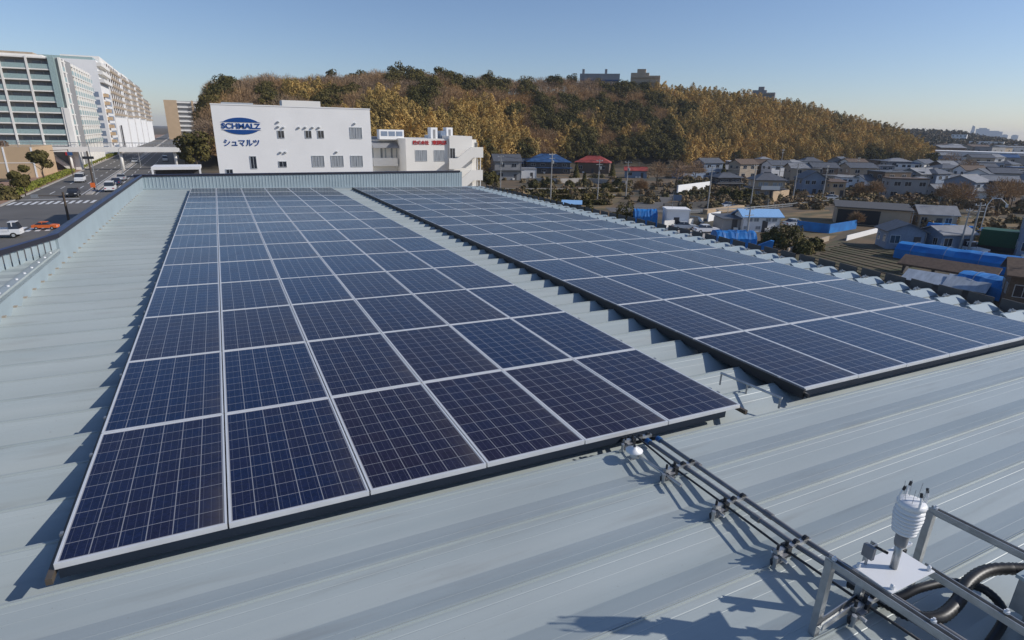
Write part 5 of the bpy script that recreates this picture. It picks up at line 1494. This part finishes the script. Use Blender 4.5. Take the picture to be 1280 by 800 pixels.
# guard rail with posts
gr = thing('guard_rail', 'white guard rail along the raised road above the dry field', 'guard rail', (0, 0, 0))
pts_ = [gnd(862, 268), gnd(910, 266), gnd(960, 262), gnd(1010, 257), gnd(1060, 252), gnd(1090, 252)]
def path_ribbon(P_, wd, z, name, material, kind='structure', thick=0):
    s = MB()
    L_ = []
    for i, p in enumerate(P_):
        d_ = (P_[min(i + 1, len(P_) - 1)] - P_[max(i - 1, 0)]).normalized(); n_ = Vector((-d_.y, d_.x, 0))
        L_.append((p + n_ * wd / 2, p - n_ * wd / 2))
    for (a_, b_), (c_, d_) in zip(L_, L_[1:]):
        s.poly([(a_.x, a_.y, z), (b_.x, b_.y, z), (d_.x, d_.y, z), (c_.x, c_.y, z)])
        if thick:
            s.poly([(b_.x, b_.y, z), (b_.x, b_.y, z - thick), (d_.x, d_.y, z - thick), (d_.x, d_.y, z)])
            s.poly([(a_.x, a_.y, z), (a_.x, a_.y, z - thick), (c_.x, c_.y, z - thick), (c_.x, c_.y, z)])
    return struct(s.build(name, material))
for i, (a_, b_) in enumerate(zip(pts_, pts_[1:])):
    d_ = b_ - a_
    n = max(1, int(d_.length / 3))
    mt = Matrix.Translation(a_) @ Matrix.Rotation(math.atan2(d_.y, d_.x), 4, 'Z')
    s = MB().box(0, d_.length, 0, 0.06, 0.75, 1.0, mt).box(0, d_.length, 0, 0.06, 0.35, 0.5, mt)
    for k in range(n): s.box(k * 3, k * 3 + 0.12, 0.07, 0.19, -0.1, 1.05, mt)
    s.build('rail_panel', 'steel', gr)
path_ribbon([gnd(760, 262), gnd(820, 263), gnd(870, 262), gnd(920, 261), gnd(970, 257), gnd(1030, 251), gnd(1100, 250), gnd(1200, 256), gnd(1290, 262)], 7.5, GT + 0.03, 'town_road', 'asphalt')
path_ribbon([gnd(800, 262), gnd(822, 250), gnd(850, 245), gnd(885, 240), gnd(920, 236)], 6.5, GT + 0.04, 'lane', 'asphalt')
path_ribbon([gnd(830, 292), gnd(880, 294), gnd(915, 300)], 15, GT + 0.012, 'yard', 'kerb')
# sheets of field
def patch(name, pts, material, z):
    s = MB(); s.poly([(p.x, p.y, z) for p in [gnd(*q) for q in pts]])
    return struct(s.build(name, material))
patch('ploughed_field', [(980, 325), (1045, 300), (1110, 312), (1175, 322), (1150, 352), (1110, 370), (1040, 350)], 'field', GT + 0.02)
fr_ = MB()
fa, fb_, fc_, fd_ = gnd(990, 326), gnd(1045, 303), gnd(1165, 324), gnd(1110, 366)
for k in range(13):
    t0 = (k + 0.5) / 13
    a_ = fa.lerp(fb_, t0); b_ = fd_.lerp(fc_, t0)
    a_ = a_.lerp(b_, 0.04 + 0.03 * (k % 3)); b_ = a_.lerp(b_, 0.93 - 0.05 * (k % 2))
    fr_.tube([(a_.x, a_.y, GT), (b_.x, b_.y, GT)], 0.09 + 0.03 * (k % 3), 6)
struct(fr_.build('field_ridges', 'field'))
patch('dry_field', [(965, 268), (1035, 262), (1060, 285), (1040, 299), (985, 296)], 'drygrass', GT + 0.016)
patch('dry_verge', [(600, 250), (640, 236), (790, 238), (760, 262), (690, 266), (640, 262)], 'drygrass', GT + 0.016)
for k_, (xa_, ya1, xb_, yb1) in enumerate(((612, 238, 790, 236), (618, 246, 770, 246), (650, 254, 745, 256))):
    wall_strip('terrace_wall', 'low grey terrace wall across the dry gardens, %s from the farmhouses' % ORD[k_ + 1], [(xa_, ya1), ((xa_ + xb_) / 2, (ya1 + yb1) / 2 + 1), (xb_, yb1)], 0.6, 0.3, 'kerb')
for k_ in range(3):
    P3 = [gnd(620 + 6 * k_, 241 + 7 * k_), gnd(700, 242 + 7 * k_), gnd(775 - 9 * k_, 240 + 8 * k_)]
    nn = 1500
    tt = rng.random(nn) * 2; ii = np.minimum(1, tt.astype(int)); ff = (tt - ii)[:, None]
    PA = np.array([tuple(p) for p in P3])
    C_ = PA[ii] * (1 - ff) + PA[ii + 1] * ff + np.stack([rng.normal(size=nn) * 0.3, rng.normal(size=nn) * 0.6, rng.random(nn) * 1.1], 1)
    tag(link('hedge', quad_mesh('hedge', C_, unit(nn) * 0.3, unit(nn) * 0.3, 'ever')), 'low dark hedge crossing the dry gardens, %s from the farmhouses' % ORD[k_ + 1], 'hedge', 'hedges in the dry gardens')
patch('dry_verge', [(1150, 262), (1280, 275), (1280, 300), (1190, 296)], 'drygrass', GT + 0.02)
# tarpaulin structures
def greenhouse(label, px, py, L_, W_, h_, off, cover='tarp', name='greenhouse', n=5):
    t_ = thing(name, label, 'greenhouse', pxh(px, py), R(face(px, off)))
    prof_ = [(-W_ / 2, 0), (-W_ / 2, h_ * 0.62), (-W_ * 0.3, h_ * 0.92), (0, h_), (W_ * 0.3, h_ * 0.92), (W_ / 2, h_ * 0.62), (W_ / 2, 0)]
    s = MB()
    rr = random.Random(px)
    K_ = 14
    for i in range(K_ + 1):
        x = -L_ / 2 + L_ * i / K_
        for y, z in prof_: s.v.append((x, y + rr.uniform(-0.05, 0.05), max(0, z + rr.uniform(-0.12, 0.06))))
    m_ = len(prof_)
    for i in range(K_):
        for j in range(m_ - 1): s.f.append((i * m_ + j, i * m_ + j + 1, (i + 1) * m_ + j + 1, (i + 1) * m_ + j))
    s.f.append(tuple(range(m_))); s.f.append(tuple(K_ * m_ + j for j in range(m_)))
    s.build('cover', cover, t_)
    for k in range(n):
        x = -L_ / 2 + L_ * (k + 0.5) / n
        MB().tube([(x, y * 1.02, z * 1.02 + 0.05) for y, z in prof_], 0.025, 5).build('hoop', 'bluewall', t_)
    return t_
greenhouse('long blue tarpaulin tunnel beyond the ploughed field', 1226, 336, 20, 4.4, 2.3, -10)
greenhouse('blue tarpaulin heap beside the plank stack, nearest the right edge', 1238, 369, 6.0, 5, 2.3, -12, n=2)
greenhouse('low blue tarpaulin shelter behind the tall utility pole', 915, 308, 6.0, 4.0, 2.6, 20, n=3)
greenhouse('blue sheet shelter next to the white box shed', 805, 282, 4.2, 3.5, 3.2, 10, n=2)
greenhouse('bundled blue sheeting in the dry grass behind the poles', 1215, 293, 14, 2.6, 1.5, -6, n=3)
t_ = thing('tarpaulin', 'bright blue triangular tarpaulin spread beside the conifer', 'tarpaulin', pxh(953, 314), R(face(953)))
MB().prism([(-1.9, 0.3), (1.3, 0.2), (1.4, 1.7), (0.9, 1.75)], -0.4, 0.4).build('sheet', 'tarp', t_)
t_ = thing('tarpaulin', 'narrow blue sheet sloping down toward the tall pole', 'tarpaulin', pxh(905, 306), R(face(905)))
MB().prism([(-2.8, 0.6), (0.5, 1.7), (0.5, 2.0), (-2.8, 0.8)], -0.6, 0.6).build('sheet', 'tarp', t_)
t_ = thing('green_shelter', 'dark green tarpaulin wall behind the white lorry', 'shelter', pxh(1246, 315), R(face(1246, -4)))
MB().box(-2.6, 2.6, 0, 3.5, 0.8, 3.3).build('cover', 'green', t_)
MB().box(-3.6, 3.4, 0.2, 3.4, -0.2, 0.79).build('base_wall', 'dark', t_)
t_ = thing('plank_stack', 'long brown stack of boards in front of the blue tunnel', 'timber stack', pxh(1182, 349), R(face(1182, -12))); t_.scale = (1.15, 1.15, 1.15)
MB().prism([(-0.9, 0.9), (1.1, 1.7), (1.1, 1.9), (-0.9, 1.1)], -4.6, 4.3, 'x').build('top_board', 'tilebrown', t_)
for x in (-4.0, -1.2, 1.5, 3.9): MB().box(x - 0.1, x + 0.1, -0.7, 0.8, -0.1, 0.95).build('trestle', 'darkwall', t_)
t_ = thing('sheet_shed', 'low lean-to covered with pale corrugated plastic sheets', 'shed', pxh(1175, 364), R(face(1175, -10)))
MB().prism([(-1.3, 0.9), (1.5, 1.7), (1.5, 1.76), (-1.3, 0.96)], -3.9, 0.2, 'x').build('roof_sheet', 'plastic', t_)
MB().prism([(-1.5, 0.9), (1.3, 1.9), (1.3, 1.96), (-1.5, 0.96)], 0.25, 4.3, 'x').build('roof_sheet', 'plastic', t_)
MB().box(-3.7, 4.1, -1.1, 1.2, -0.2, 0.85).build('wall', 'darkwall', t_)
t_ = thing('street_lamp', 'curved white street lamp arching above the bare trees at the right', 'street lamp', pxh(1222, 300), R(face(1222)))
MB().tube([(0, 0, 0), (0, 0, 6.0), (0.5, 0, 7.2), (1.6, 0, 7.3), (2.6, 0, 6.4)], [0.09, 0.07, 0.06, 0.06, 0.05], 8).build('pole', 'white', t_, True)
MB().box(2.4, 2.8, -0.1, 0.1, 5.9, 6.4).build('lamp_head', 'lamp', t_)
t_ = thing('blue_sign', 'small blue board beside the curving lane', 'sign', pxh(846, 256), R(face(846)))
MB().box(-1.0, 1.0, -0.05, 0.05, 1.0, 2.4).build('board', 'bluewall', t_)
for x in (-0.7, 0.7): MB().tube([(x, 0.1, -0.1), (x, 0.1, 2.2)], 0.05, 6).build('post', 'steel', t_)
t_ = thing('blue_cover', 'small pale blue roof sheet just over the roof edge', 'shed', pxh(714, 268), R(face(714)))
MB().prism([(-1.2, 2.2), (1.2, 2.8), (1.2, 2.9), (-1.2, 2.3)], -2.2, 2.2, 'x').build('roof_sheet', 'palebl', t_)
MB().box(-2.0, 2.0, -1, 1, -0.1, 2.15).build('wall', 'darkwall', t_)

# trees and bushes of the town, each its own thing
BU = [(780, 279, 4.6, 'shrub', 'big round dark bush behind the roof edge beside the blue shelter'), (985, 309, 4.4, 'shrub', 'large dark bush beside the blue triangular tarpaulin'),
      (965, 305, 3.2, 'shrub', 'smaller dark bush touching the large one by the tarpaulin'), (735, 266, 2.0, 'shrub', 'small olive bush on the bare verge'),
      (845, 240, 10, 'bare', 'wide leafless tree in front of the bamboo, left of the white retaining wall'), (820, 236, 9, 'bare', 'leafless tree beside the red lean-to shed'), (868, 231, 9, 'bare', 'leafless reddish tree above the white retaining wall'),
      (905, 248, 3.5, 'shrub', 'clipped shrub in front of the dark roadside house'), (920, 249, 3.2, 'shrub', 'clipped shrub next along the dark roadside house'), (935, 249, 3.4, 'shrub', 'clipped shrub nearest the beige-windowed house'),
      (902, 232, 7, 'cone', 'narrow evergreen between the lane and the dark house'), (668, 236, 3.2, 'shrub', 'dark shrub under the low white annex'), (685, 234, 3.6, 'shrub', 'dark shrub in the farmhouse garden, left'),
      (712, 236, 2.8, 'shrub', 'dark shrub at the middle of the pale garden wall'), (730, 232, 4.0, 'cone', 'small conifer in the farmhouse garden'), (758, 238, 3.0, 'shrub', 'dark shrub below the red-roofed farmhouse'), (772, 234, 3.4, 'shrub', 'round shrub at the right end of the garden wall'),
      (608, 240, 6.0, 'ever', 'dark tree right of the outside staircase'), (618, 236, 5.0, 'ever', 'dark low tree by the grey-roofed house'), (612, 222, 9.0, 'bamboo', 'golden bamboo clump right of the outside staircase'),
      (1195, 268, 8, 'bare', 'leafless tree left of the arched lamp'), (1245, 268, 9, 'bare', 'leafless tree right of the arched lamp'), (1262, 262, 8, 'bare', 'leafless tree near the right edge'), (1180, 262, 7, 'bare', 'leafless tree behind the grey gabled house'),
      (1090, 252, 6, 'bare', 'thin leafless tree on the road bank'), (1072, 250, 5, 'bare', 'low leafless tree left of the brown flat-roofed house'), (1160, 216, 12, 'ever', 'dark tree at the right end of the bamboo slope'),
      (1185, 222, 12, 'bare', 'brown leafless tree before the white factory wing'), (1205, 228, 10, 'bare', 'brown leafless tree by the blue-grey block'), (1018, 312, 2.2, 'shrub', 'pale shrub on the field wall'), (1004, 316, 2.4, 'shrub', 'grey-brown shrub at the near end of the field wall'),
      (1068, 285, 3, 'bare', 'scrubby bush left of the dark barn'), (800, 246, 5, 'bare', 'low leafless tree at the mouth of the lane'), (720, 224, 6, 'cone', 'narrow conifer left of the red-roofed farmhouse'), (765, 222, 6, 'cone', 'narrow conifer right of the red-roofed farmhouse')]
for q, pyb, h_, k, lab in BU:
    g = gnd(q, pyb)
    far = math.hypot(g.x, g.y)
    tree({'shrub': 'bush', 'bare': 'bare_tree', 'cone': 'conifer', 'ever': 'evergreen_tree', 'bamboo': 'bamboo_clump'}[k], lab, 'bush' if k == 'shrub' else 'tree', (g.x, g.y, g.z), h_, k, 1600 if k != 'bare' else 1300, None, None, 1.0 if k in ('bare',) else (1.1 if far < 120 else 1.5))
# scrub that nobody could count, between the houses
n = 1300
P_ = []
while len(P_) < n:
    q, pyb = rnd.uniform(612, 1290), rnd.uniform(193, 300)
    if (pyb > 262 and q > 1150 and rnd.random() < 0.25) or pyb < 262 and (pyb > 206 or q > 1150) and (q > 850 or (pyb > 221 and pyb < 256 and rnd.random() < 0.3)): P_.append((*gnd(q, pyb)[:2], GT, rnd.uniform(0.8, 2.6) * (1 if pyb > 215 else 2.2)))
a = np.array(P_)
C_, A_, B_ = crown_leaves('shrub', a[:, :3], a[:, 3], 110)
o = struct(link('undergrowth', quad_mesh('undergrowth', C_, A_ * 2.2, B_ * 2.2, 'scrub')), 'stuff'); o['label'] = 'brown winter scrub between the houses of the town'; o['category'] = 'undergrowth'

# ------------------------------------------------------------------ haze
hz = MB().box(-7000, 7000, -300, 7000, GT - 1, 75)
me = hz.mesh('haze', 'white')
hm_ = bpy.data.materials.new('haze air')
hm_.use_nodes = True
t = hm_.node_tree
for n_ in list(t.nodes):
    if n_.type != 'OUTPUT_MATERIAL': t.nodes.remove(n_)
pv = t.nodes.new('ShaderNodeVolumePrincipled')
pv.inputs['Color'].default_value = (0.80, 0.88, 1.0, 1)
pv.inputs['Density'].default_value = 0.00011
pv.inputs['Anisotropy'].default_value = 0.1
t.links.new(pv.outputs[0], [n_ for n_ in t.nodes if n_.type == 'OUTPUT_MATERIAL'][0].inputs['Volume'])
me.materials.clear(); me.materials.append(hm_)
struct(link('haze', me), 'stuff')
